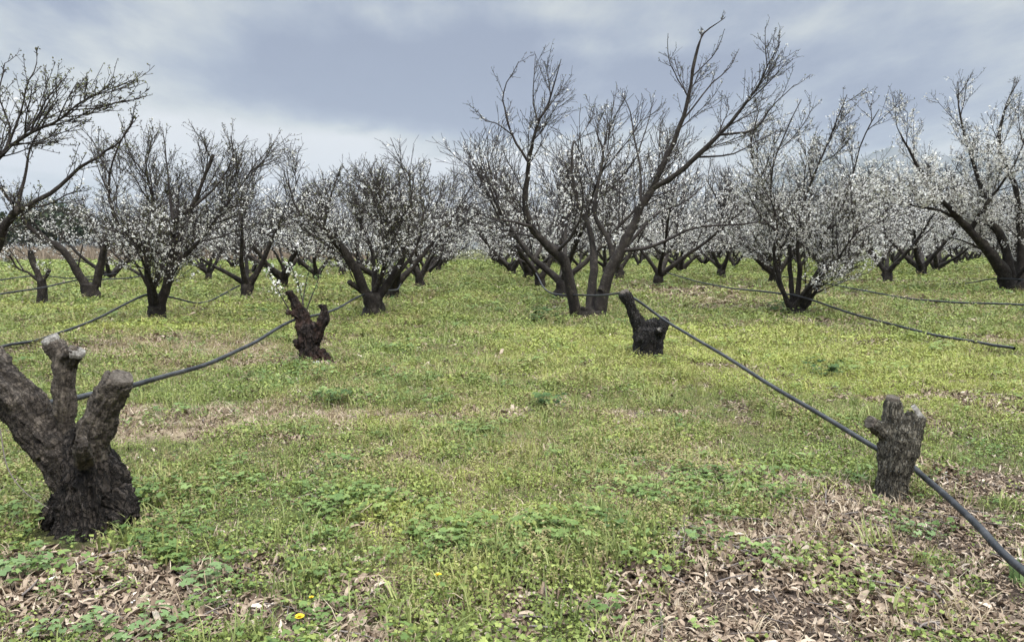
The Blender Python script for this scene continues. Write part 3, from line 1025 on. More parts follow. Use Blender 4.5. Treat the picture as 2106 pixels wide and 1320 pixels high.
# --- big tree at the right edge
traced_tree(105, (2090, 607), 21.5, ((2080, 578), 0.36, 0.30), [
    dict(px=[(2072, 585), (2060, 555), (2033, 517), (2004, 483), (1971, 450), (1950, 425), (1917, 392), (1892, 350), (1867, 304), (1845, 262)], dy=-0.6, r=(0.24, 0.012), kids=17, t0=.25),
    dict(px=[(2080, 590), (2075, 546), (2058, 483), (2029, 450), (2021, 400), (2000, 330), (1975, 240), (1970, 168)], dy=-0.3, r=(0.20, 0.010), kids=17, t0=.25),
    dict(px=[(2000, 470), (2030, 420), (2060, 380), (2096, 320), (2120, 230)], dy=-0.9, d0=-.3, r=(0.085, 0.010), kids=14),
    dict(px=[(2096, 590), (2100, 540), (2098, 470), (2090, 390), (2055, 300), (2070, 215), (2096, 165)], dy=0.5, r=(0.20, 0.010), kids=17, t0=.25),
    dict(px=[(2100, 590), (2125, 540), (2170, 470), (2220, 380), (2240, 280)], dy=0.3, r=(0.20, 0.010), kids=15),
    dict(px=[(1971, 450), (1920, 430), (1870, 420), (1830, 380)], dy=-1.0, d0=-.4, r=(0.06, 0.010), kids=12),
    dict(px=[(2030, 520), (1990, 500), (1930, 480)], dy=0.6, r=(0.06, 0.012), kids=9, lv=1),
], "broad white-blossomed cherry tree with a thick slanting limb near the rocks", 3.2, extra=3, height=1.5, bl=0.026, top=1.12, ztop=158,
    cfg=cfg_with(len=[(2.4, 3.2), (1.0, 1.8), (0.45, 0.9), (0.2, 0.42)]))

# --- third row left: a pollarded spreading tree, and a small grey one in front of it
traced_tree(106, (186, 616), 21.3, ((187, 583), 0.27, 0.24), [
    dict(px=[(178, 590), (159, 559), (132, 518), (91, 490), (62, 468), (42, 440), (38, 420)], dy=-0.3, r=(0.14, 0.045), kids=9),
    dict(px=[(198, 588), (207, 545), (215, 510), (226, 478)], dy=-0.2, r=(0.125, 0.075), kids=4, t0=.5),
    dict(px=[(222, 490), (232, 440), (222, 390), (212, 340)], dy=0, r=(0.05, 0.010), kids=8, lv=1),
    dict(px=[(120, 505), (135, 465), (160, 440)], dy=0.2, r=(0.035, 0.010), kids=8, lv=1),
    dict(px=[(91, 490), (70, 450), (100, 430)], dy=-0.4, r=(0.035, 0.010), kids=7, lv=1),
    dict(px=[(160, 560), (170, 510), (190, 470), (180, 440)], dy=-0.4, r=(0.03, 0.010), kids=9, lv=1),
], "pollarded cherry tree with a long limb slanting left, third row left", 2.6, extra=0, top=1.15, ztop=375, cfg=cfg_with(n=[7, 7, 4], len=[(2, 3), (0.7, 1.4), (0.4, 0.8), (0.15, 0.3)]))
traced_tree(107, (87, 622), 19.9, ((86, 572), 0.115, 0.115), [
    dict(px=[(84, 580), (75, 555), (66, 535), (64, 515)], dy=0, r=(0.09, 0.07), kids=3, t0=.6),
    dict(px=[(80, 578), (60, 562), (35, 550), (15, 520), (-20, 505)], dy=-0.2, r=(0.05, 0.012), kids=6),
    dict(px=[(50, 552), (35, 530), (15, 505), (10, 480)], dy=-0.3, r=(0.025, 0.010), kids=7, lv=1),
    dict(px=[(92, 572), (98, 562), (101, 556)], dy=0, r=(0.055, 0.05), kids=0.4),
], "small stunted cherry tree on a thin grey trunk in the third row left", 4.5, extra=0, top=1.2, cfg=cfg_with(n=[5, 5, 3], len=[(1, 2), (0.5, 0.9), (0.3, 0.5), (0.12, 0.25)]))

# --- the tree standing outside on the left whose limbs reach in
traced_tree(108, (-70, 740), 9.9, ((-62, 660), 0.20, 0.18), [
    dict(px=[(-55, 680), (-35, 590), (-8, 510), (12, 460), (42, 430)], dy=-0.2, r=(0.10, 0.042), kids=2, t0=.6),
    dict(px=[(40, 432), (58, 350), (61, 310), (90, 250), (120, 205)], dy=0.0, d0=-.2, r=(0.028, 0.006), kids=9, lv=1),
    dict(px=[(40, 432), (100, 400), (160, 350), (210, 318), (250, 285), (275, 240)], dy=-0.4, d0=-.2, r=(0.042, 0.006), kids=13, lv=1),
    dict(px=[(40, 432), (10, 395), (-20, 365), (-50, 300)], dy=-0.3, d0=-.2, r=(0.03, 0.008), kids=7, lv=1),
    dict(px=[(45, 428), (90, 420), (140, 400), (165, 385)], dy=0.3, d0=-.2, r=(0.02, 0.006), kids=4, lv=1),
    dict(px=[(-62, 670), (-85, 560), (-75, 450), (-40, 390), (0, 320), (50, 282), (110, 252), (160, 215), (196, 193)], dy=-0.6, r=(0.065, 0.005), kids=14, t0=.45),
    dict(px=[(0, 320), (20, 270), (0, 200), (10, 130)], dy=-0.3, d0=-.4, r=(0.02, 0.006), kids=8, lv=1),
    dict(px=[(15, 308), (40, 240), (55, 180), (76, 128)], dy=-0.5, d0=-.4, r=(0.02, 0.006), kids=9, lv=1),
    dict(px=[(70, 275), (90, 220), (128, 165)], dy=-0.5, d0=-.4, r=(0.015, 0.006), kids=6, lv=1),
    dict(px=[(-80, 500), (-140, 400), (-180, 280), (-200, 180)], dy=0.4, r=(0.08, 0.010), kids=9),
], "cherry tree at the left edge reaching budding limbs into view", 0.35, extra=0, buds=0.75, top=0.9, ztop=112, kidmul=1.35,
    cfg=cfg_with(n=[8, 6, 3], len=[(2, 3), (0.55, 1.1), (0.22, 0.55), (0.06, 0.16)], r=[(0.08, 0.03), (0.011, 0.0045), (0.0048, 0.003), (0.0034, 0.0025)]))

# --- the rest of the orchard, copied from a few kinds
MID = []
for q in range(7):
    tr = vase_tree(330 + q, 0, random.uniform(1.1, 1.3), None, cfg_with(n=[12, 9, 4], len=[(2.6, 3.4), (1.0, 1.9), (0.5, 1.0), (0.2, 0.45)], zmax=random.uniform(4.2, 4.8), r=[(0.085, 0.02), (0.018, 0.008), (0.0082, 0.0055), (0.006, 0.0045)]))
    MID.append(build_tree_meshes(tr, q, {'dense': 3.7, 'mid': 2.6, 'sparse': 1.8}, 0.023, 3, False, None, 1.05))
FAR = []
for q in range(4):
    tr = vase_tree(500 + q, 1, 1.22, None, cfg_with(n=[9, 7, 3], len=[(2.6, 3.4), (1.0, 1.9), (0.5, 1.0), (0.2, 0.45)], zmax=4.5, r=[(0.09, 0.025), (0.028, 0.014), (0.014, 0.010), (0.011, 0.008)]))
    FAR.append(build_tree_meshes(tr, q, {'dense': 6.0, 'mid': 3.6, 'sparse': 2.0}, 0.065, 1, False, None, 1.08))

ORD = "first second third fourth fifth sixth seventh eighth ninth tenth eleventh twelfth thirteenth fourteenth".split()


def pxof(x, y, z):
    v = CAMROT.transposed() @ (Vector((x, y, z)) - Vector((0, 0, CAM_H)))
    return CX + F_PX * v.x / -v.z, CY - F_PX * v.y / -v.z, -v.z


SKIP = {(-2.05, 0), (-6.7, 0), (-11.3, 0), (-15.9, 0), (-15.9, 1), (-11.3, 1)}
rj = np.random.default_rng(77)
for ri, rx in enumerate(ROWS):
    side = "left" if rx < 0 else "right"
    rown = ORD[[-2.05, -6.7, -11.3, -15.9].index(rx)] if rx < 0 else ORD[int(round((rx - 2.45) / 4.62))]
    seen = 0
    first = {2.45: 1, -2.05: 1, -6.7: 1, -11.3: 2, -15.9: 3}.get(rx, 0)
    if abs(rx - 7.07) < .1: first = 2
    if abs(rx - 11.69) < .1: first = 2
    if abs(rx - 16.31) < .1: first = 2
    ymax = 78 if rx > 0 else (78 if rx > -10 else 52)
    j = first
    while True:
        y = 15.7 + 5.8 * j
        if y > ymax: break
        j += 1
        x = rx + rj.uniform(-.25, .25)
        yy = y + rj.uniform(-.35, .35)
        sc = rj.uniform(0.9, 1.1)
        rz = rj.uniform(0, 6.28)
        vi = int(rj.integers(0, 100))
        keep = rj.random()
        if rx == -15.9 and keep < 0.35: continue
        px, py, dist = pxof(x, yy, 0)
        if px < -140 * (15 / dist) ** .5 or px > 2106 + 200 * (15.0 / dist) ** 0.5 or keep < 0.04:
            continue
        seen += 1
        z = float(gz(x, yy)) - 0.02
        if rx < -3: bk = 'sparse' if vi % 3 else 'mid'
        elif rx < 3: bk = 'mid' if vi % 2 else 'sparse'
        else: bk = 'dense' if vi % 4 else 'mid'
        if rx < -3: sc *= 0.98
        if rx > 3 and yy < 46: sc *= 1.13
        if rx == 2.45 and yy < 36: sc *= 1.22
        if yy < 47:
            lead = {2.45: 1, -2.05: 1, -6.7: 2, -11.3: 2}.get(rx, 0) + (1 if abs(rx - 7.07) < .1 or abs(rx - 16.31) < .1 else 0)
            lab = f"cherry tree, {ORD[seen + lead - 1]} along the {rown} row {side} of the grass lane"
            place_tree(MID[vi % len(MID)], (x, yy, z), rz, sc, lab, f"cherry trees in the {rown} row {side}", bk)
        else:
            lab = f"small far cherry tree deep in the {rown} row {side} of the lane"
            place_tree(FAR[vi % len(FAR)], (x, yy, z), rz, sc, lab, f"far cherry trees in the {rown} row {side}", bk)


# ---------------------------------------------------------------- sawn stumps
def bake_stump(name, polys, voxel, mat, parent, rough=1.0, seed=1, hole=None, region=None):
    """polys: list of (points, radii) in the stump's own space; united into one body, then gnarled"""
    V, F, A = tubes(polys, 20, True)
    # close the starts too
    me = bpy.data.meshes.new("tmp")
    me.from_pydata([tuple(v) for v in V], [], [tuple(int(i) for i in f) for f in F])
    o = bpy.data.objects.new("tmp", me)
    COL.objects.link(o)
    import bmesh
    bm = bmesh.new()
    bm.from_mesh(me)
    bmesh.ops.holes_fill(bm, edges=[e for e in bm.edges if e.is_boundary], sides=0)
    bmesh.ops.recalc_face_normals(bm, faces=bm.faces)
    bm.to_mesh(me)
    bm.free()
    md = o.modifiers.new("r", 'REMESH')
    md.mode = 'VOXEL'
    md.voxel_size = voxel
    sm = o.modifiers.new("s", 'SMOOTH')
    sm.iterations = 4
    sm.factor = 0.5
    dg = bpy.context.evaluated_depsgraph_get()
    ev = o.evaluated_get(dg)
    m2 = bpy.data.meshes.new_from_object(ev)
    bpy.data.objects.remove(o)
    n = len(m2.vertices)
    co = np.empty(n * 3, np.float32)
    m2.vertices.foreach_get("co", co)
    co = co.reshape(-1, 3).astype(float)
    no = np.empty(n * 3, np.float32)
    m2.vertices.foreach_get("normal", no)
    no = no.reshape(-1, 3).astype(float)
    # nearest limb: coordinates along and around it
    SP, SR, SU, ST, SI = [], [], [], [], []
    for pi, (P, R) in enumerate(polys):
        P = np.array(P, float)
        n_ = 40
        Q = catmull(P, n_)
        RR = np.interp(np.linspace(0, 1, n_), np.linspace(0, 1, len(R)), R)
        seg = np.r_[0, np.cumsum(np.linalg.norm(np.diff(Q, axis=0), axis=1))]
        T = np.gradient(Q, axis=0)
        T /= np.linalg.norm(T, axis=1, keepdims=True)
        SP.append(Q); SR.append(RR); SU.append(seg + pi * 3.7); ST.append(T); SI.append(np.full(n_, pi))
    SP, SR, SU, ST, SI = map(np.concatenate, (SP, SR, SU, ST, SI))
    idx = np.empty(n, int)
    for s in range(0, n, 4000):
        d = np.linalg.norm(co[s:s + 4000, None] - SP[None], axis=2) - SR[None]
        idx[s:s + 4000] = d.argmin(1)
    rel = co - SP[idx]
    T = ST[idx]
    ref = np.where(np.abs(T[:, :1]) < .6, np.array([[1., 0, 0]]), np.array([[0, 1., 0]]))
    n1 = np.cross(T, ref); n1 /= np.linalg.norm(n1, axis=1, keepdims=True)
    b1 = np.cross(T, n1)
    ang = np.arctan2((rel * b1).sum(1), (rel * n1).sum(1))
    u = SU[idx] + (rel * T).sum(1)
    reg = np.array(region if region else [0.0] * len(polys))[SI[idx]]
    # furrows run along the trunk; the young limbs stay smoother
    fur = fbm(np.cos(ang) * 5, np.sin(ang) * 5, u * 4, seed=seed, oct=4) - 0.5
    lump = fbm(co[:, 0] * 7, co[:, 1] * 7, co[:, 2] * 7, seed=seed + 5, oct=4) - 0.5
    fine = fbm(co[:, 0] * 45, co[:, 1] * 45, co[:, 2] * 30, seed=seed + 9, oct=3) - 0.5
    flake = np.maximum(0, fbm(np.cos(ang) * 9, np.sin(ang) * 9, u * 16, seed=seed + 13, oct=2) - 0.52)
    k = (1 - 0.65 * reg)
    disp = rough * (0.085 * fur * k + 0.06 * lump + 0.028 * fine * (1 - 0.5 * reg) + 0.09 * flake * k)
    co2 = co + no * disp[:, None]
    m2.vertices.foreach_set("co", co2.astype(np.float32).ravel())
    soft = np.clip(reg + (fbm(co[:, 0] * 6, co[:, 1] * 6, co[:, 2] * 6, seed=2) - .5) * .5, 0, 1)
    a = m2.attributes.new("tint", 'FLOAT_COLOR', 'POINT')
    a.data.foreach_set("color", np.stack([u, ang / 6.2832 + .5, SR[idx], soft], -1).astype(np.float32).ravel())
    m2.polygons.foreach_set("use_smooth", np.ones(len(m2.polygons), bool))
    m2.materials.clear()
    m2.materials.append(mat)
    m2.update()
    m2.name = name
    return link(name, m2, parent)


def cut_face(parent, centre, normal, r, mat, seed=0, thick=0.007):
    """a sawn end: an uneven low disc with a raised rim, laid on the end of a limb"""
    nz = Vector(normal).normalized()
    q = nz.to_track_quat('Z', 'Y').to_matrix()
    V, F = [], []
    k, rings = 26, 7
    V.append((0, 0, thick))
    rs = np.random.default_rng(seed)
    ph = rs.uniform(0, 6, 3)
    for j in range(1, rings + 1):
        rr = r * min(1.0, j / (rings - 1))
        for i in range(k):
            a_ = 2 * math.pi * i / k
            wob = 1 + 0.10 * math.sin(2 * a_ + ph[0]) + 0.06 * math.sin(5 * a_ + ph[1])
            z = thick * (1 + 0.25 * rs.normal() - (.35 if j == rings - 2 else 0)) if j < rings else -0.02
            V.append((rr * wob * math.cos(a_), rr * wob * math.sin(a_), z))
    for i in range(k):
        F.append((0, 1 + i, 1 + (i + 1) % k))
    T3 = [tuple(f) for f in F]
    for j in range(rings - 1):
        for i in range(k):
            a_, b_ = 1 + j * k + i, 1 + j * k + (i + 1) % k
            T3 += [(a_, a_ + k, b_ + k), (a_, b_ + k, b_)]
    W = [tuple(Vector(centre) + q @ Vector(v)) for v in V]
    return link("cut_face", mesh_from("cut_face", np.array(W), np.array(T3), mat, None, True), parent)


def stump_root(px, py, Y, label):
    b_ = pt(px, py, Y)
    b_.z = float(ground_z(b_.x, b_.y))
    r = link("tree_stump", None, None, b_)
    r.empty_display_size = 0.2
    tag(r, label, "tree stump", "sawn-off stumps at the row ends")

    def loc(x, y, dy=0.0):
        return tuple(pt(x, y, Y + dy) - b_)
    return r, loc


# front left: three limbs, two sawn, one leaning out of the picture
r, q = stump_root(190, 1075, 3.95, "thick cherry stump with a leaning limb and two sawn stems, front left")
polys = [
    ([q(194, 1092), q(196, 1056), q(190, 1010), q(180, 960), q(165, 915)], [0.235, 0.20, 0.18, 0.165, 0.115]),
    ([q(165, 985), q(125, 925), q(75, 875), q(25, 815), q(-20, 760), q(-75, 690, .05)], [0.135, 0.135, 0.122, 0.115, 0.11, 0.10]),
    ([q(150, 930), q(131, 880), q(131, 820, -.02), q(133, 765, -.02), q(133, 728, -.02)], [0.075, 0.064, 0.058, 0.055, 0.062]),
    ([q(131, 745, -.02), q(118, 722, -.02), q(106, 703, -.02)], [0.05, 0.052, 0.052]),
    ([q(135, 745, -.02), q(147, 735, -.05), q(156, 728, -.07)], [0.05, 0.048, 0.043]),
    ([q(190, 960), q(192, 900, -.05), q(215, 835, -.08), q(247, 782, -.1)], [0.11, 0.098, 0.090, 0.086]),
    ([q(172, 950, -.1), q(170, 925, -.22), q(169, 908, -.27)], [0.06, 0.042, 0.038]),
    ([q(215, 1030, -.02), q(250, 1050, -.05), q(264, 1072, -.08)], [0.13, 0.10, 0.06]),
    ([q(150, 1040, .05), q(120, 1065, 0), q(112, 1080, 0)], [0.12, 0.09, 0.06]),
]
polys = [(p_, [r_ * .87 for r_ in rr_]) for p_, rr_ in polys]
bake_stump("trunk", polys, 0.0085, M_STUMP, r, 0.95, 5, region=[0.0, .55, 1, 1, .8, .85, .9, 0, 0])
cut_face(r, q(102, 697, -.02), Vector((-.35, -.35, .9)), 0.044, M_CUT, 1)
cut_face(r, q(158, 724, -.07), Vector((.35, -.45, .8)), 0.035, M_CUT, 2)
cut_face(r, q(251, 776, -.1), Vector((.5, -.15, .85)), 0.060, M_CUT_DARK, 3)

# front right: split post-like stump
r, q = stump_root(1828, 1052, 4.2, "slender split grey stump with a side nub, front right beside the hose")
polys = [
    ([q(1826, 1080), q(1829, 1048), q(1836, 980), q(1848, 920), q(1856, 880)], [0.098, 0.084, 0.088, 0.108, 0.110]),
    ([q(1838, 930), q(1838, 880), q(1836, 845), q(1837, 825)], [0.085, 0.070, 0.054, 0.042]),
    ([q(1855, 930, -.02), q(1868, 890, -.03), q(1878, 868, -.03), q(1888, 852, -.03)], [0.095, 0.075, 0.066, 0.056]),
    ([q(1830, 900), q(1808, 880), q(1795, 872)], [0.05, 0.044, 0.040]),
    ([q(1850, 905, -.01), q(1855, 872, -.01), q(1857, 856, -.01)], [0.10, 0.085, 0.062]),
]
bake_stump("trunk", polys, 0.009, M_STUMP_GREY, r, 0.55, 15, region=[.2, .3, .5, .6, .3])
cut_face(r, q(1891, 848, -.04), Vector((.75, -.35, .6)), 0.050, M_CUT, 4)
cut_face(r, q(1789, 868, 0), Vector((-.85, -.3, .35)), 0.036, M_CUT_DARK, 5)
cut_face(r, q(1837, 818, 0), Vector((0, -.2, .95)), 0.034, M_CUT_DARK, 6)

# middle right: black stump, the hose runs over its arm
r, q = stump_root(1332, 746, 9.75, "blackened stump with one raised arm carrying the hose, right of lane")
polys = [
    ([q(1331, 768), q(1331, 746), q(1332, 718), q(1333, 692), q(1333, 674)], [0.225, 0.207, 0.195, 0.200, 0.192]),
    ([q(1322, 682), q(1309, 660, -.03), q(1298, 632, -.05), q(1290, 612, -.05)], [0.12, 0.085, 0.072, 0.074]),
    ([q(1294, 622, -.05), q(1286, 609, -.05), q(1283, 603, -.05)], [0.072, 0.078, 0.070]),
    ([q(1350, 688, -.02), q(1362, 668, -.05), q(1369, 656, -.03)], [0.12, 0.075, 0.058]),
    ([q(1340, 690, -.05), q(1341, 664, -.07), q(1341, 657, -.07)], [0.12, 0.075, 0.06]),
    ([q(1348, 692, -.1), q(1355, 682, -.2), q(1357, 679, -.25)], [0.07, 0.045, 0.038]),
]
bake_stump("trunk", polys, 0.014, M_STUMP_BLACK, r, 0.65, 25, region=[0, .4, .4, .3, .2, .2])
cut_face(r, q(1357, 679, -.255), Vector((.2, -.95, .1)), 0.030, M_CUT, 7)
cut_face(r, q(1284, 600, -.05), Vector((-.45, -.3, .85)), 0.060, M_CUT_DARK, 8)
cut_face(r, q(1370, 654, -.03), Vector((.6, -.2, .8)), 0.045, M_CUT_DARK, 9)

# middle left: reddish peeling stump with fresh shoots
r, q = stump_root(640, 742, 9.9, "ragged reddish stump sprouting blossoming shoots, left of the lane")
polys = [
    ([q(640, 756), q(640, 742), q(638, 715), q(636, 690), q(632, 668)], [0.19, 0.145, 0.125, 0.13, 0.12]),
    ([q(626, 690), q(618, 660), q(612, 632), q(602, 612), q(595, 598)], [0.085, 0.075, 0.064, 0.052, 0.040]),
    ([q(645, 700, -.03), q(656, 676, -.05), q(667, 655, -.05), q(666, 636, -.05)], [0.085, 0.075, 0.062, 0.045]),
    ([q(666, 645, -.05), q(662, 632, -.05), q(656, 628, -.05)], [0.045, 0.03, 0.015]),
    ([q(666, 645, -.05), q(668, 632, -.05), q(669, 626, -.05)], [0.045, 0.03, 0.015]),
    ([q(620, 655, -.02), q(605, 646, -.05), q(592, 641, -.06)], [0.05, 0.034, 0.030]),
    ([q(632, 665), q(628, 648), q(622, 635)], [0.06, 0.04, 0.03]),
    ([q(626, 715), q(614, 706), q(611, 700)], [0.07, 0.05, 0.03]),
    ([q(655, 725), q(672, 742), q(682, 752)], [0.09, 0.06, 0.04]),
]
bake_stump("trunk", polys, 0.012, M_STUMP_RED, r, 1.05, 35, region=[0, .3, .2, .1, .1, .5, .3, 0, 0])
cut_face(r, q(590, 640, -.06), Vector((-.95, -.25, .15)), 0.028, M_CUT_DARK, 10)
random.seed(5)
for pts, nk in (([(630, 640), (640, 612), (652, 583), (660, 556)], 2), ([(624, 628), (617, 596), (606, 566), (598, 545)], 5), ([(594, 636), (578, 608), (562, 578), (551, 556)], 5), ([(622, 626), (626, 600), (632, 570), (640, 545)], 2)):
    P = catmull([q(x, y, -.05 + random.uniform(-.08, .08)) for x, y in pts], 10)
    tr = Tree()
    tr.add(1, P, np.linspace(0.010, 0.004, 10))
    tr.kids([tuple(p) for p in P], list(np.linspace(0.010, 0.004, 10)), .5, 2, cfg_with(n=[1, 1, nk], len=[(1, 1), (1, 1), (1, 1), (.06, .22)]), .2)
    v, f, a_ = tubes(tr.poly[1] + tr.poly[3], 5)
    sp = link("shoot", mesh_from("shoot", v, f, M_TWIG, a_, True), r)
    ends = np.array([p[-1] for p, _ in tr.poly[3]] + [P[i] for i in range(3, 10)])
    if nk > 3:
        PP = np.repeat(ends, 4, axis=0) + rng.normal(size=(len(ends) * 4, 3)) * .022
        link("blossoms", mesh_from("blossoms", *(lambda s: (s[0], s[1], M_BLOSSOM, s[2]))(spray(PP, rng.uniform(.014, .022, len(PP)), FLOWER_V, FLOWER_F))), sp)
    PP = np.repeat(ends, 3, axis=0) + rng.normal(size=(len(ends) * 3, 3)) * .015
    vv = spray(PP, rng.uniform(.025, .05, len(PP)), LEAF_V, LEAF_F)
    link("leaves", mesh_from("leaves", vv[0], vv[1], M_PALEWEED, vv[2]), sp)


# ---------------------------------------------------------------- irrigation hoses
def hose(pts, label, r=0.019, pre=()):
    P = list(pre)
    for x, y, Y in pts:
        p = pt(x, y, Y)
        p.z = max(p.z, float(ground_z(p.x, p.y)) + 0.125)
        P.append(tuple(p))
    n = (len(P) - 1) * 10 + 1
    Q = catmull(P, n)
    Q[:, 0] += 0.004 * np.sin(np.linspace(0, n * .37, n))
    Q[:, 2] += 0.003 * np.sin(np.linspace(0, n * .6, n))
    v, f, a_ = tubes([(Q, np.full(n, r))], 12)
    o = link("irrigation_hose", mesh_from("irrigation_hose", v, f, M_HOSE, a_, True))
    tag(o, label, "hose", "black irrigation hoses strung along the rows")


hose([(-60, 868, 3.95), (60, 838, 4.35), (150, 819, 4.6), (275, 791, 5.1), (420, 750, 6.4), (520, 706, 8.1), (596, 661, 9.75), (640, 650, 10.15), (690, 636, 12.2), (742, 608, 15.3), (775, 598, 16.1), (815, 596, 19), (825, 583, 21.5)],
     "hose sagging from the front left stump back past the ragged reddish stump", pre=[(-2.2, -3.5, .3), (-2.45, -.5, .5), (-2.7, 1.6, .62)])
hose([(2106, 1172, 2.78), (2000, 1070, 3.3), (1890, 970, 4.25), (1845, 940, 4.48), (1800, 920, 4.7), (1600, 800, 6.25), (1450, 708, 8.1), (1370, 660, 9.5), (1300, 611, 9.85), (1281, 602, 9.98), (1245, 607, 12.6), (1190, 607, 15.2), (1128, 600, 16.6), (1102, 562, 21)],
     "hose stretched across the black stump's arm and behind the split grey stump", 0.0182, pre=[(2.4, -3.5, .3), (2.2, -.8, .2), (1.98, 1.2, .22)])
hose([(2085, 738, 9.45), (2030, 724, 9.9), (1900, 688, 11.3), (1750, 644, 13.7), (1650, 611, 15.45), (1600, 603, 16.4), (1500, 592, 19.6), (1430, 578, 23), (1372, 561, 26.5)],
     "hose descending to the grass from the stubby white-blossomed tree in the second row right", 0.021)
hose([(2330, 640, 12.9), (2106, 627, 14.8), (1950, 621, 16.6), (1850, 611, 18.6), (1730, 589, 23), (1608, 568, 27)],
     "hose hanging low over bare stony soil at the right edge", 0.021)
hose([(2330, 610, 18), (2180, 585, 20), (2062, 573, 21.3), (1980, 583, 24), (1900, 586, 26), (1820, 580, 29)],
     "hose drooping left from the thick slanting tree at the right edge", 0.021)
hose([(-80, 735, 9.7), (10, 715, 10.6), (90, 697, 11.4), (200, 655, 13.2), (300, 606, 15.55), (345, 610, 16.6), (420, 622, 19), (492, 587, 21.6)],
     "hose rising from the grass to the twiggy tree in the second row left", 0.021)
hose([(-90, 618, 16), (0, 605, 17.6), (90, 591, 19.7), (160, 576, 21.2), (205, 575, 22.2), (270, 571, 24.3), (340, 558, 27.4)],
     "hose crossing in front of the thin grey trunk in the third row left", 0.021)
hose([(-60, 583, 23), (0, 576, 24.5), (80, 567, 26.9), (150, 572, 29.5), (240, 562, 33)],
     "thin far hose behind the thin grey trunk, fourth row left", 0.021)


# ---------------------------------------------------------------- far trees beyond the orchard
def leafy_crown(centre, rx, rz, n, size, seed, lumps=14):
    rs = np.random.default_rng(seed)
    c = rs.normal(size=(lumps, 3))
    c /= np.linalg.norm(c, axis=1, keepdims=True)
    c *= rs.uniform(.35, .8, (lumps, 1))
    c[:, 2] = np.abs(c[:, 2]) * .9 - .25
    P = np.repeat(c, n // lumps, axis=0) + rs.normal(size=(n // lumps * lumps, 3)) * .21
    P = P * np.array([rx, rx, rz]) + np.array(centre)
    return spray(P, rs.uniform(.6, 1.2, len(P)) * size, LEAF_V * np.array([1.6, 1, 1]), LEAF_F)


def evergreen(px, Y, hgt, rx, label, seed):
    b_ = pt(px, 520, Y)
    r = link("evergreen_tree", None, None, (b_.x, Y, 0))
    tag(r, label, "tree", "dark evergreens beyond the orchard")
    v, f, a_ = tubes([trunk_poly((0, 0, 0), (.2, 0, hgt * .5), .35, .2)] + [([(0.1, 0, hgt * .3), (rx * .3 * math.cos(q), rx * .3 * math.sin(q), hgt * .55), (rx * .6 * math.cos(q), rx * .6 * math.sin(q), hgt * .75)], [.16, .1, .05]) for q in (0.3, 2.2, 4.4)], 8)
    link("trunk", mesh_from("trunk", v, f, M_BARK, a_, True), r)
    v, f, a_ = leafy_crown((0, 0, hgt * .55), rx, hgt * .46, 9000, .42, seed, 22)
    link("crown", mesh_from("crown", v, f, M_DARKGREEN, a_), r)


evergreen(112, 105, 9.0, 4.9, "dark round evergreen tree standing beyond the orchard at left", 1)
evergreen(-18, 95, 6.8, 2.6, "dark evergreen tree cut by the left edge of the photo", 2)

random.seed(99)
BT = []
for q in range(3):
    tr = vase_tree(700 + q, 1, 1.3, 4, cfg_with(n=[7, 6, 4], len=[(3.5, 4.5), (1.6, 2.6), (.8, 1.4), (.4, .8)], r=[(.12, .05), (.06, .035), (.04, .026), (.03, .022)]))
    BT.append(build_tree_meshes(tr, q, {}, .1, 1, False))
for i, px in enumerate((20, 60, 175, 215, 262, 305, 345, 392, 440, 485, 530, 575)):
    Y = random.uniform(118, 150)
    b_ = pt(px, 515, Y)
    r = link("bare_tree", None, None, (b_.x, Y, 0))
    r.rotation_euler = (0, 0, random.uniform(0, 6))
    s = random.uniform(.85, 1.25)
    r.scale = (s, s, s)
    tag(r, "grey leafless tree in the far line beyond the orchard's left side", "tree", "bare trees beyond the orchard")
    link("trunk", BT[i % 3]['trunk'], r)
    link("branches", BT[i % 3]['branches'], r)

# reeds and a hedge along the far edge
def reed_band(name, x0, x1, y0, y1, n, h, mat, label, wid=.06):
    rs = np.random.default_rng(len(name) * 7)
    X, Y = rs.uniform(x0, x1, n), rs.uniform(y0, y1, n)
    H = h * rs.uniform(.5, 1.15, n) * (0.6 + .8 * fbm(X * .25, Y * .25, seed=8))
    le = rs.normal(size=(n, 2)) * .22
    yaw = rs.uniform(0, 3.14, n)
    W = wid * rs.uniform(.6, 1.4, n)
    cx, sx = np.cos(yaw) * W, np.sin(yaw) * W
    z0 = np.zeros(n) - .05
    V = np.stack([np.stack([X - cx, Y - sx, z0], -1), np.stack([X + cx, Y + sx, z0], -1), np.stack([X + le[:, 0] * H * .4 + cx * .7, Y + le[:, 1] * H * .4 + sx * .7, H * .6], -1),
                  np.stack([X + le[:, 0] * H, Y + le[:, 1] * H, H], -1), np.stack([X + le[:, 0] * H * .4 - cx * .7, Y + le[:, 1] * H * .4 - sx * .7, H * .6], -1)], 1).reshape(-1, 3)
    F = (np.array([[0, 1, 2], [0, 2, 4], [4, 2, 3]])[None] + (np.arange(n) * 5)[:, None, None]).reshape(-1, 3)
    A = np.zeros((n, 5, 4))
    A[..., 0] = rs.random(n)[:, None]
    A[..., 2] = rs.random(n)[:, None]
    o = link(name, mesh_from(name, V, F, mat, A.reshape(-1, 4)))
    tag(o, label, "vegetation", None, "stuff")


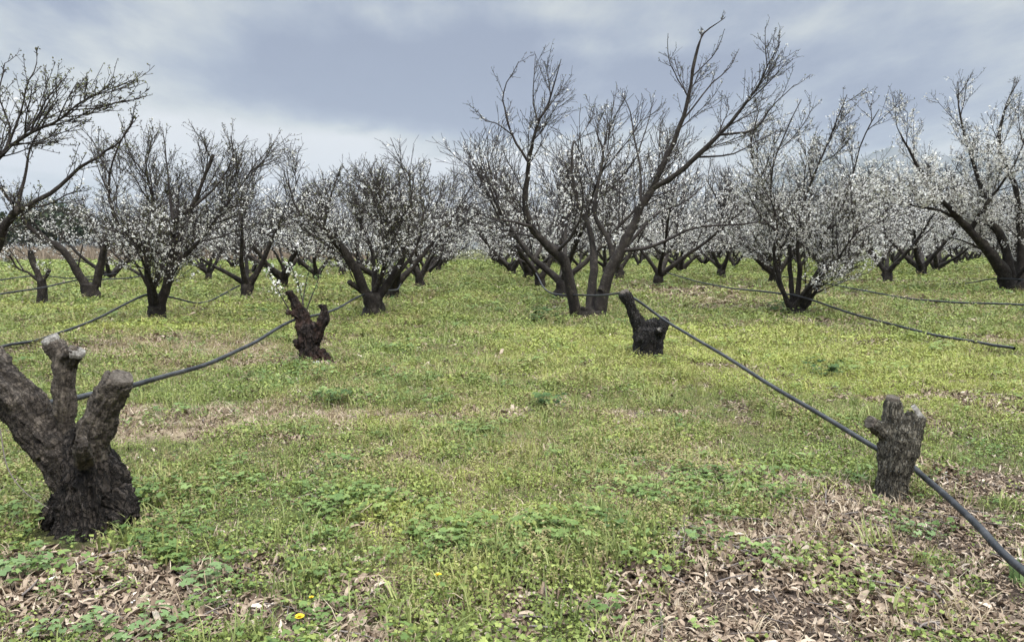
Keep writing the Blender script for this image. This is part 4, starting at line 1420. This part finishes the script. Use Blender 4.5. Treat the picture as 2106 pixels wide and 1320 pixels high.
reed_band("reeds", -95, -14, 76, 104, 26000, 1.9, M_REED, "band of dry brown reeds along the far field edge at left", .05)
rs = np.random.default_rng(4)
hx = rs.uniform(-60, 160, 30000)
hp = np.stack([hx, 112 + rs.normal(size=30000) * 1.5, np.abs(rs.normal(size=30000)) * 1.1 * (0.6 + .9 * fbm(hx * .12, hx * 0, seed=14))], -1)
v, f, a_ = spray(hp, rs.uniform(.12, .34, 30000), LEAF_V, LEAF_F)
M_HEDGE = leafy("hedge_leaf", [(0.1, (0.06, 0.065, 0.04)), (0.5, (0.12, 0.125, 0.08)), (0.9, (0.22, 0.21, 0.15))], None, .9, 0)
tag(link("hedge_brush", mesh_from("hedge_brush", v, f, M_HEDGE, a_)), "grey-green brush closing off the far end of the lane", "vegetation", None, "stuff")


# ---------------------------------------------------------------- ground cover (nobody could count it)
def merge(items):
    V, F, B, off = [], [], [], 0
    for v, f in items:
        V.append(v); F.append(np.array(f) + off)
        B.append(np.full(len(v), rng.random()))
        off += len(v)
    return np.concatenate(V), np.concatenate(F), np.concatenate(B)


def rotz(v, a):
    c, s = math.cos(a), math.sin(a)
    return v @ np.array([[c, s, 0], [-s, c, 0], [0, 0, 1]])


def rotx(v, a):
    c, s = math.cos(a), math.sin(a)
    return v @ np.array([[1, 0, 0], [0, c, s], [0, -s, c]])


U = lambda a, b: float(rng.uniform(a, b))


def p_sprig(nleaf=12, h=0.05, spread=0.05, ls=0.012):
    it = []
    for _ in range(nleaf):
        v = LEAF_V * np.array([1.3, 1, 1]) * ls * U(.7, 1.4)
        v = rotz(rotx(v, U(-.8, 1.2)), U(0, 6.28)) + np.array([rng.normal() * spread * .55, rng.normal() * spread * .55, U(.1, 1) * h])
        it.append((v, LEAF_F))
    for _ in range(3):
        a = U(0, 6.28)
        e = np.array([math.cos(a) * spread * .5, math.sin(a) * spread * .5, h * U(.6, 1)])
        v = np.array([(-.0012, 0, 0), (.0012, 0, 0), tuple(e)])
        it.append((v, [[0, 1, 2]]))
    return merge(it)


def lobed(r, lobes=5, dent=.28):
    k = lobes * 2
    pts = [(0, 0, 0)]
    for i in range(k + 1):
        a = -2.5 + 5.0 * i / k
        rr = r * (1 if i % 2 == 0 else 1 - dent) * U(.88, 1.1)
        pts.append((rr * math.sin(a), rr * math.cos(a), r * (.12 if i % 2 else -.06) + r * U(-.05, .05)))
    return np.array(pts), np.array([[0, 1 + i, 2 + i] for i in range(k)])


def p_broad(nleaf=6, h=0.09, spread=0.07, r=0.03):
    it = []
    for _ in range(nleaf):
        v, f = lobed(r * U(.6, 1.25), 5)
        a = U(0, 6.28)
        rad = spread * math.sqrt(U(0, 1))
        top = np.array([math.cos(a) * rad, math.sin(a) * rad, h * U(.35, 1)])
        v = rotz(rotx(v, U(-.6, .25)), a - 1.57 + U(-.5, .5)) + top
        it.append((v, f))
        it.append((np.array([(-.0015, 0, 0), (.0015, 0, 0), tuple(top)]), [[0, 1, 2]]))
    return merge(it)


def p_tuft(n=12, h=0.13, spread=0.035, wid=0.0028, lean=.5):
    it = []
    for _ in range(n):
        a = U(0, 6.28)
        hh = h * U(.45, 1.15)
        ln = lean * U(.2, 1.2)
        b = np.array([rng.normal() * spread * .6, rng.normal() * spread * .6, 0])
        d = np.array([math.cos(a), math.sin(a), 0])
        s = np.array([-math.sin(a), math.cos(a), 0]) * wid
        m = b + d * hh * ln * .35 + np.array([0, 0, hh * .62])
        e = b + d * hh * ln + np.array([0, 0, hh * (1 - .25 * ln)])
        it.append((np.array([b - s, b + s, m + s * .8, m - s * .8, e]), [[0, 1, 2], [0, 2, 3], [3, 2, 4]]))
    return merge(it)


def p_deadleaf():
    """one curled, folded dry leaf lying on the ground, about 9 cm"""
    ln, wd = U(.045, .10), U(.008, .018)
    curl, fold, tw = U(-1.4, 2.6), U(.35, 1.45), U(-1.2, 1.2)
    V = []
    m = 5
    for i in range(m):
        t = i / (m - 1)
        wv = wd * math.sin(math.pi * min(1, .12 + t * .88) ** .8) + .001
        ang = curl * (t - .5)
        y = ln * (math.sin(ang) / curl if abs(curl) > .1 else (t - .5))
        z = ln * ((1 - math.cos(ang)) / curl if abs(curl) > .1 else 0)
        tt = tw * (t - .5)
        for s in (-1, 0, 1):
            x = s * wv * math.cos(fold)
            zz = z + abs(s) * wv * math.sin(fold)
            V.append((x * math.cos(tt) - (zz - z) * math.sin(tt), y, z + (zz - z) * math.cos(tt) + x * math.sin(tt)))
    V = np.array(V)
    V[:, 2] -= V[:, 2].min()
    F = []
    for i in range(m - 1):
        for s in range(2):
            a = i * 3 + s
            F += [[a, a + 1, a + 4], [a, a + 4, a + 3]]
    return merge([(V, F)])


def p_stick():
    ln = U(.06, .22)
    P = catmull([(-ln / 2, 0, .006), (U(-.02, .02), U(-.012, .012), .012), (ln / 2, 0, .006)], 4)
    v, f, _ = tubes([(P, np.array([.0035, .003, .0026, .0015]))], 4)
    return merge([(v, f)])


def p_seed(n=9, h=.09, spread=.04):
    it = []
    for _ in range(n):
        a = U(0, 6.28)
        b = np.array([rng.normal() * spread * .5, rng.normal() * spread * .5, 0])
        e = b + np.array([math.cos(a) * .3 * h, math.sin(a) * .3 * h, h * U(.5, 1.1)])
        it.append((np.array([b + (-.0011, 0, 0), b + (.0011, 0, 0), e]), [[0, 1, 2]]))
        for q_ in range(4):
            c_ = b + (e - b) * U(.5, 1.0)
            v = rotz(rotx(LEAF_V * .0085 * U(.7, 1.4), U(-.5, 1.2)), U(0, 6.28)) + c_
            it.append((v, LEAF_F))
    return merge(it)


def sample(dens0, dnear, y0, y1, margin=2.2):
    """random points with density dens0 per m2 up to dnear metres, thinning as 1/d2 beyond, with sizes growing to match"""
    Xs, Ys = [], []
    edges = [y0]
    while edges[-1] < y1:
        edges.append(min(y1, edges[-1] * 1.12 + .1))
    for a, b in zip(edges[:-1], edges[1:]):
        m = (a + b) / 2
        xl, xr = -0.70 * b - margin, 0.82 * b + margin
        d = dens0 * min(1, (dnear / m) ** 2)
        n = rng.poisson((b - a) * (xr - xl) * d)
        Xs.append(rng.uniform(xl, xr, n)); Ys.append(rng.uniform(a, b, n))
    x, y = np.concatenate(Xs), np.concatenate(Ys)
    return x, y, np.maximum(1, np.sqrt(y * y + .1 * x * x) / dnear)


def scatter(name, protos, x, y, sc, yellow, mat, label, tilt=.15, zoff=0.0, flat=None):
    which = rng.integers(0, len(protos), len(x))
    z = ground_z(x, y) + zoff
    Vs, Fs, As, off = [], [], [], 0
    pr = rng.random(len(x))
    for i, (V, F, B) in enumerate(protos):
        s = np.where(which == i)[0]
        n = len(s)
        if not n:
            continue
        yaw = rng.uniform(0, 6.283, n)
        tl = rng.normal(size=n) * tilt
        ca, sa, ct, st = np.cos(yaw), np.sin(yaw), np.cos(tl), np.sin(tl)
        k = sc[s] * rng.uniform(.75, 1.3, n)
        vx, vy, vz = V.T
        ty = vy[None] * ct[:, None] - vz[None] * st[:, None]
        tz = vy[None] * st[:, None] + vz[None] * ct[:, None]
        hk = k if flat is None else k ** flat
        X = (vx[None] * ca[:, None] - ty * sa[:, None]) * k[:, None] + x[s][:, None]
        Y = (vx[None] * sa[:, None] + ty * ca[:, None]) * k[:, None] + y[s][:, None]
        Z = tz * hk[:, None] + z[s][:, None]
        Vs.append(np.stack([X, Y, Z], -1).reshape(-1, 3))
        Fs.append((F[None] + (np.arange(n) * len(V))[:, None, None]).reshape(-1, 3) + off)
        off += n * len(V)
        A = np.zeros((n, len(V), 4))
        A[..., 0] = pr[s][:, None]
        A[..., 1] = yellow[s][:, None]
        A[..., 2] = (B[None] * 7.31 + pr[s][:, None] * 5.7) % 1.0
        As.append(A.reshape(-1, 4))
    o = link(name, mesh_from(name, np.concatenate(Vs), np.concatenate(Fs), mat, np.concatenate(As)))
    tag(o, label, "ground cover", None, "stuff")
    return o


BARE = [(o.location.x, o.location.y, .36 if o.location.y < 5 and o.location.x < 0 else (.17 if o.location.y < 5 else .27)) for o in bpy.data.objects if o.name.startswith(("tree_stump", "cherry_tree")) and o.parent is None and o.location.y < 30]


def pick(x, y, sc, prob):
    k = rng.random(len(x)) < prob
    for bx, by, br in BARE:                 # worn soil close round the stumps and trunks
        k &= (x - bx) ** 2 + (y - by) ** 2 > (br * (0.75 + .5 * rng.random(len(x)))) ** 2
    tall = 0.55 + 1.1 * np.clip((fbm(x * 1.7, y * 1.7, seed=71) - .3) / .4, 0, 1)
    return x[k], y[k], (sc * tall)[k], k


x, y, sc = sample(720, 6.5, 2.0, 75)
li, dr, ye, lu, ta = fields(x, y)
x1, y1, s1, k = pick(x, y, sc, np.clip(.07 + .9 * (1 - li) * (1 - .85 * dr), 0, 1) * .78)
scatter("weeds", [p_sprig(14, U(.035, .06), .055, U(.010, .014)) for _ in range(10)], x1, y1, s1, ye[k] * rng.uniform(.3, 1, len(x1)) * .85, M_WEED,
        "low mat of small yellow-green weeds covering the orchard floor", .2, 0, .75)

x, y, sc = sample(95, 6.5, 2.0, 40)
li, dr, ye, lu, ta = fields(x, y)
x1, y1, s1, k = pick(x, y, sc, np.clip(.04 + 1.0 * lu * (1 - .75 * li), 0, 1))
scatter("broadleaf_weeds", [p_broad(11, U(.05, .10), .065, U(.009, .018)) for _ in range(12)], x1, y1, s1, ye[k] * .4, M_BROAD,
        "patches of lush lobed-leaf weeds among the grass", .15, 0, .7)

x, y, sc = sample(120, 6.5, 2.0, 75)
li, dr, ye, lu, ta = fields(x, y)
x1, y1, s1, k = pick(x, y, sc, np.clip(.34 + .7 * ta - .45 * li - .25 * dr, 0.04, 1))
scatter("grass", [p_tuft(14, U(.07, .14), .05, .0026, .7) for _ in range(10)], x1, y1, s1, np.clip(ye[k] * .7 + rng.normal(size=len(x1)) * .15, 0, 1), M_GRASS,
        "thin spring grass growing through the weeds", .15, 0, .6)

x, y, sc = sample(210, 6.5, 2.0, 60)
li, dr, ye, lu, ta = fields(x, y)
x1, y1, s1, k = pick(x, y, sc, np.clip(.19 + .8 * dr, 0, 1))
scatter("dry_grass", [p_tuft(16, U(.035, .075), .06, .0018, 1.4) for _ in range(10)], x1, y1, s1, ye[k] * .3, M_STRAW,
        "dead straw-coloured grass lying in patches", .35, 0, .6)

x, y, sc = sample(190, 6.5, 2.0, 50)
li, dr, ye, lu, ta = fields(x, y)
sd = fbm(x * .8, y * .8, seed=61)
x1, y1, s1, k = pick(x, y, sc, np.clip((sd - .36) * 5, 0, 1) * (1 - .8 * li) * .75)
scatter("seeding_weeds", [p_seed(9, U(.05, .09), .05) for _ in range(8)], x1, y1, s1, ye[k] * .6, M_SEED,
        "small ochre seeding weeds in the grass lane", .2, 0, .7)

x, y, sc = sample(2100, 5.0, 2.0, 32)
li, dr, ye, lu, ta = fields(x, y)
x1, y1, s1, k = pick(x, y, sc, np.clip(.15 + 1.0 * li ** 1.2 + .06 * dr, 0, 1))
scatter("dead_leaves", [p_deadleaf() for _ in range(24)], x1, y1, s1 * .85, li[k] * 0, M_LITTER,
        "curled brown fallen leaves littering the bare patches", .45, .004, .8)

x, y, sc = sample(26, 6, 2.0, 20)
li, dr, ye, lu, ta = fields(x, y)
x1, y1, s1, k = pick(x, y, sc, np.clip(.12 + li, 0, 1))
scatter("fallen_twigs", [p_stick() for _ in range(8)], x1, y1, s1, li[k] * 0, M_LITTERSTICK, "small dead twigs strewn over the leaf litter", .1, .012)


x, y, sc = sample(16, 12, 3.0, 45)
rd = np.min(np.abs(x[:, None] - np.array(ROWS)[None]), axis=1)
x1, y1, s1, k = pick(x, y, sc, np.clip(.15 + .85 * np.exp(-(rd / 1.3) ** 2), 0, 1) * np.clip((y - 7) / 8, .12, 1))
scatter("fallen_petals", [merge([(LEAF_V * .016, LEAF_F), (rotz(LEAF_V * .014, 2.) + np.array([.02, .01, .003]), LEAF_F)]) for _ in range(3)], x1, y1, s1, x1 * 0, M_BLOSSOM,
        "white fallen petals sprinkled under the trees", .3, .03)


# ---------------------------------------------------------------- single plants, flowers and stones one can point to
def plant(px, py, label, kind, scale=1.0, n=14):
    g_ = gpt(px, py)
    z_ = float(ground_z(np.array([g_.x]), np.array([g_.y]))[0])
    name, mat, mk = {'dock': ("dock_plant", M_DARKWEED, lambda: p_broad(n + 10, .16, .15, .038)),
                     'mallow': ("mallow_plant", M_PALEWEED, lambda: p_broad(n + 8, .10, .13, .028)),
                     'blade': ("leek_plant", M_PALEWEED, lambda: p_tuft(n, .16, .03, .011, .8))}[kind]
    v, f, bb_ = mk()
    A = np.zeros((len(v), 4))
    A[:, 0] = .5
    A[:, 2] = (bb_ * 7.31) % 1
    o = link(name, mesh_from(name, v * scale, f, mat, A), None, (g_.x, g_.y, z_))
    tag(o, label, "plant")


plant(688, 838, "dark bushy dock plant behind the straw patch left of the lane", 'dock', 1.0, 22)
plant(1130, 838, "dark leafy dock plant in the middle of the grass lane", 'dock', 1.1, 20)
plant(1115, 664, "dark green weed clump just left of the big bare-topped tree", 'dock', 2.2, 30)
plant(1600, 648, "dark green weed clump at the foot of the stubby white-blossomed tree", 'dock', 2.0, 30)
plant(1690, 778, "dark weed clump in the yellow-green grass beyond the hose", 'dock', 1.4, 22)
plant(300, 1302, "pale mallow plant at the bottom edge left of the dandelion", 'mallow', 1.1, 16)
plant(35, 1190, "pale mallow plant at the left edge below the big stump", 'mallow', 1.1, 14)
plant(130, 1318, "light green mallow plant in the bottom left corner", 'mallow', 1.0, 14)
plant(420, 1205, "green mallow clump among leaf litter below the thick front stump", 'mallow', 1.0, 18)
plant(1415, 1115, "small pale mallow between the lane and the leaf litter", 'mallow', .7, 10)
plant(2085, 1200, "bright green broad-bladed plant under the hose at bottom right", 'blade', .8, 10)
plant(640, 835, "yellow-green broad-bladed tuft beside the dark bushy dock plant", 'blade', .9, 12)
plant(1885, 1105, "bright green leafy clump in front of the split grey stump", 'mallow', .7, 14)


def dandelion(px, py, label, s=1.0, hgt=.07):
    g_ = gpt(px, py)
    z_ = float(ground_z(np.array([g_.x]), np.array([g_.y]))[0])
    r_ = link("dandelion", None, None, (g_.x, g_.y, z_))
    r_.empty_display_size = .05
    tag(r_, label, "flower", "yellow dandelions in the foreground")
    v, f, a_ = tubes([([(0, 0, -.01), (.003, 0, hgt * .5), (.002, -.004, hgt)], [.003, .0026, .0026])], 6)
    a_[:] = .5
    link("stem", mesh_from("stem", v, f, M_PALEWEED, a_, True), r_)
    it = []
    for ring, (cnt, rr, el) in enumerate(((16, .021, .15), (14, .016, .5), (10, .010, .95))):
        for q_ in range(cnt):
            v = rotz(rotx(np.array([(-.0025, .002, 0), (.0025, .002, 0), (.003, rr, .0), (-.003, rr, 0)]) * s, el), 6.283 * q_ / cnt + ring * .2) + np.array([.002, -.004, hgt])
            it.append((v, [[0, 1, 2], [0, 2, 3]]))
    v, f, bb_ = merge(it)
    A = np.zeros((len(v), 4)); A[:, 0] = .6; A[:, 2] = bb_
    link("flower_head", mesh_from("flower_head", v, f, M_YELLOW, A), r_)
    v, f, bb_ = p_broad(5, .02, .05, .018)
    A = np.zeros((len(v), 4)); A[:, 0] = .4; A[:, 2] = bb_
    link("leaves", mesh_from("leaves", v, f, M_BROAD, A), r_)


dandelion(616, 1300, "single yellow dandelion near the bottom edge in leaf litter", .95)
dandelion(900, 1205, "larger yellow dandelion in the ochre weeds of the lane", .8, .06)
dandelion(640, 1240, "small low dandelion bud above the bottom dandelion", .5, .03)


def stone(px, py, size, label, seed):
    g_ = gpt(px, py)
    z_ = float(ground_z(np.array([g_.x]), np.array([g_.y]))[0])
    import bmesh
    bm = bmesh.new()
    bmesh.ops.create_icosphere(bm, subdivisions=3, radius=1)
    co = np.array([v.co[:] for v in bm.verts])
    d = 1 + .9 * (fbm(co[:, 0] * 1.3 + seed, co[:, 1] * 1.3, co[:, 2] * 1.3, seed=seed, oct=3) - .5)
    co = co * d[:, None] * np.array([1, .75, .55]) * size
    F = np.array([[v.index for v in f.verts] for f in bm.faces])
    bm.free()
    o = link("stone", mesh_from("stone", co, F, M_STONE, None, True), None, (g_.x, g_.y, z_ + size * .25))
    o.rotation_euler = (0, 0, seed)
    tag(o, label, "stone", "pale stones on the orchard floor")


stone(613, 748, .045, "small pale stone at the left foot of the ragged reddish stump", 1)
stone(650, 746, .065, "larger pale stone right before the ragged reddish stump", 2)
stone(2078, 617, .13, "pale stone in front of the thick slanting tree at the right edge", 3)
stone(1706, 607, .10, "pale stone on bare soil behind the second-row white-blossomed tree", 4)
stone(1780, 608, .12, "pale stone under the low hose on bare soil", 5)
stone(1260, 650, .09, "flat pale stone right of the big bare-topped tree's foot", 6)
stone(2100, 653, .11, "pale stone at the right edge below the low hose", 7)
stone(1625, 612, .07, "tiny pale stone left of the stubby white-blossomed tree", 8)

# dead vine stems beside the thick front stump
for pts, lab in (([(0, 880, 3.85), (15, 960, 3.8), (50, 1010, 3.75), (100, 1045, 3.7)], "thin dead bramble arching left of the thick front stump"),):
    P = catmull([tuple(pt(*p_)) for p_ in pts], 14)
    v, f, a_ = tubes([(P, np.linspace(.0035, .002, 14))], 5)
    a_[:] = .6
    tag(link("dead_stem", mesh_from("dead_stem", v, f, M_STRAW if "dry" in lab else M_LITTERSTICK, a_, True)), lab, "plant stem", "dead stems round the front stump")

# ---------------------------------------------------------------- the air
HAZE = True
if HAZE:
    import bmesh
    bm = bmesh.new()
    bmesh.ops.create_cube(bm, size=1)
    me = bpy.data.meshes.new("haze")
    bm.to_mesh(me)
    bm.free()
    mh = bpy.data.materials.new("haze")
    mh.use_nodes = True
    t = mh.node_tree
    t.nodes.clear()
    pv = t.nodes.new("ShaderNodeVolumePrincipled")
    pv.inputs["Color"].default_value = (0.47, 0.505, 0.54, 1)
    pv.inputs["Density"].default_value = 0.00011
    pv.inputs["Anisotropy"].default_value = 0.0
    mo = t.nodes.new("ShaderNodeOutputMaterial")
    t.links.new(pv.outputs[0], mo.inputs["Volume"])
    me.materials.append(mh)
    o = link("haze", me)
    o.scale = (19400, 13400, 860)
    o.location = (0, 3400, 860 / 2 - 12)
    tag(o, kind="stuff")
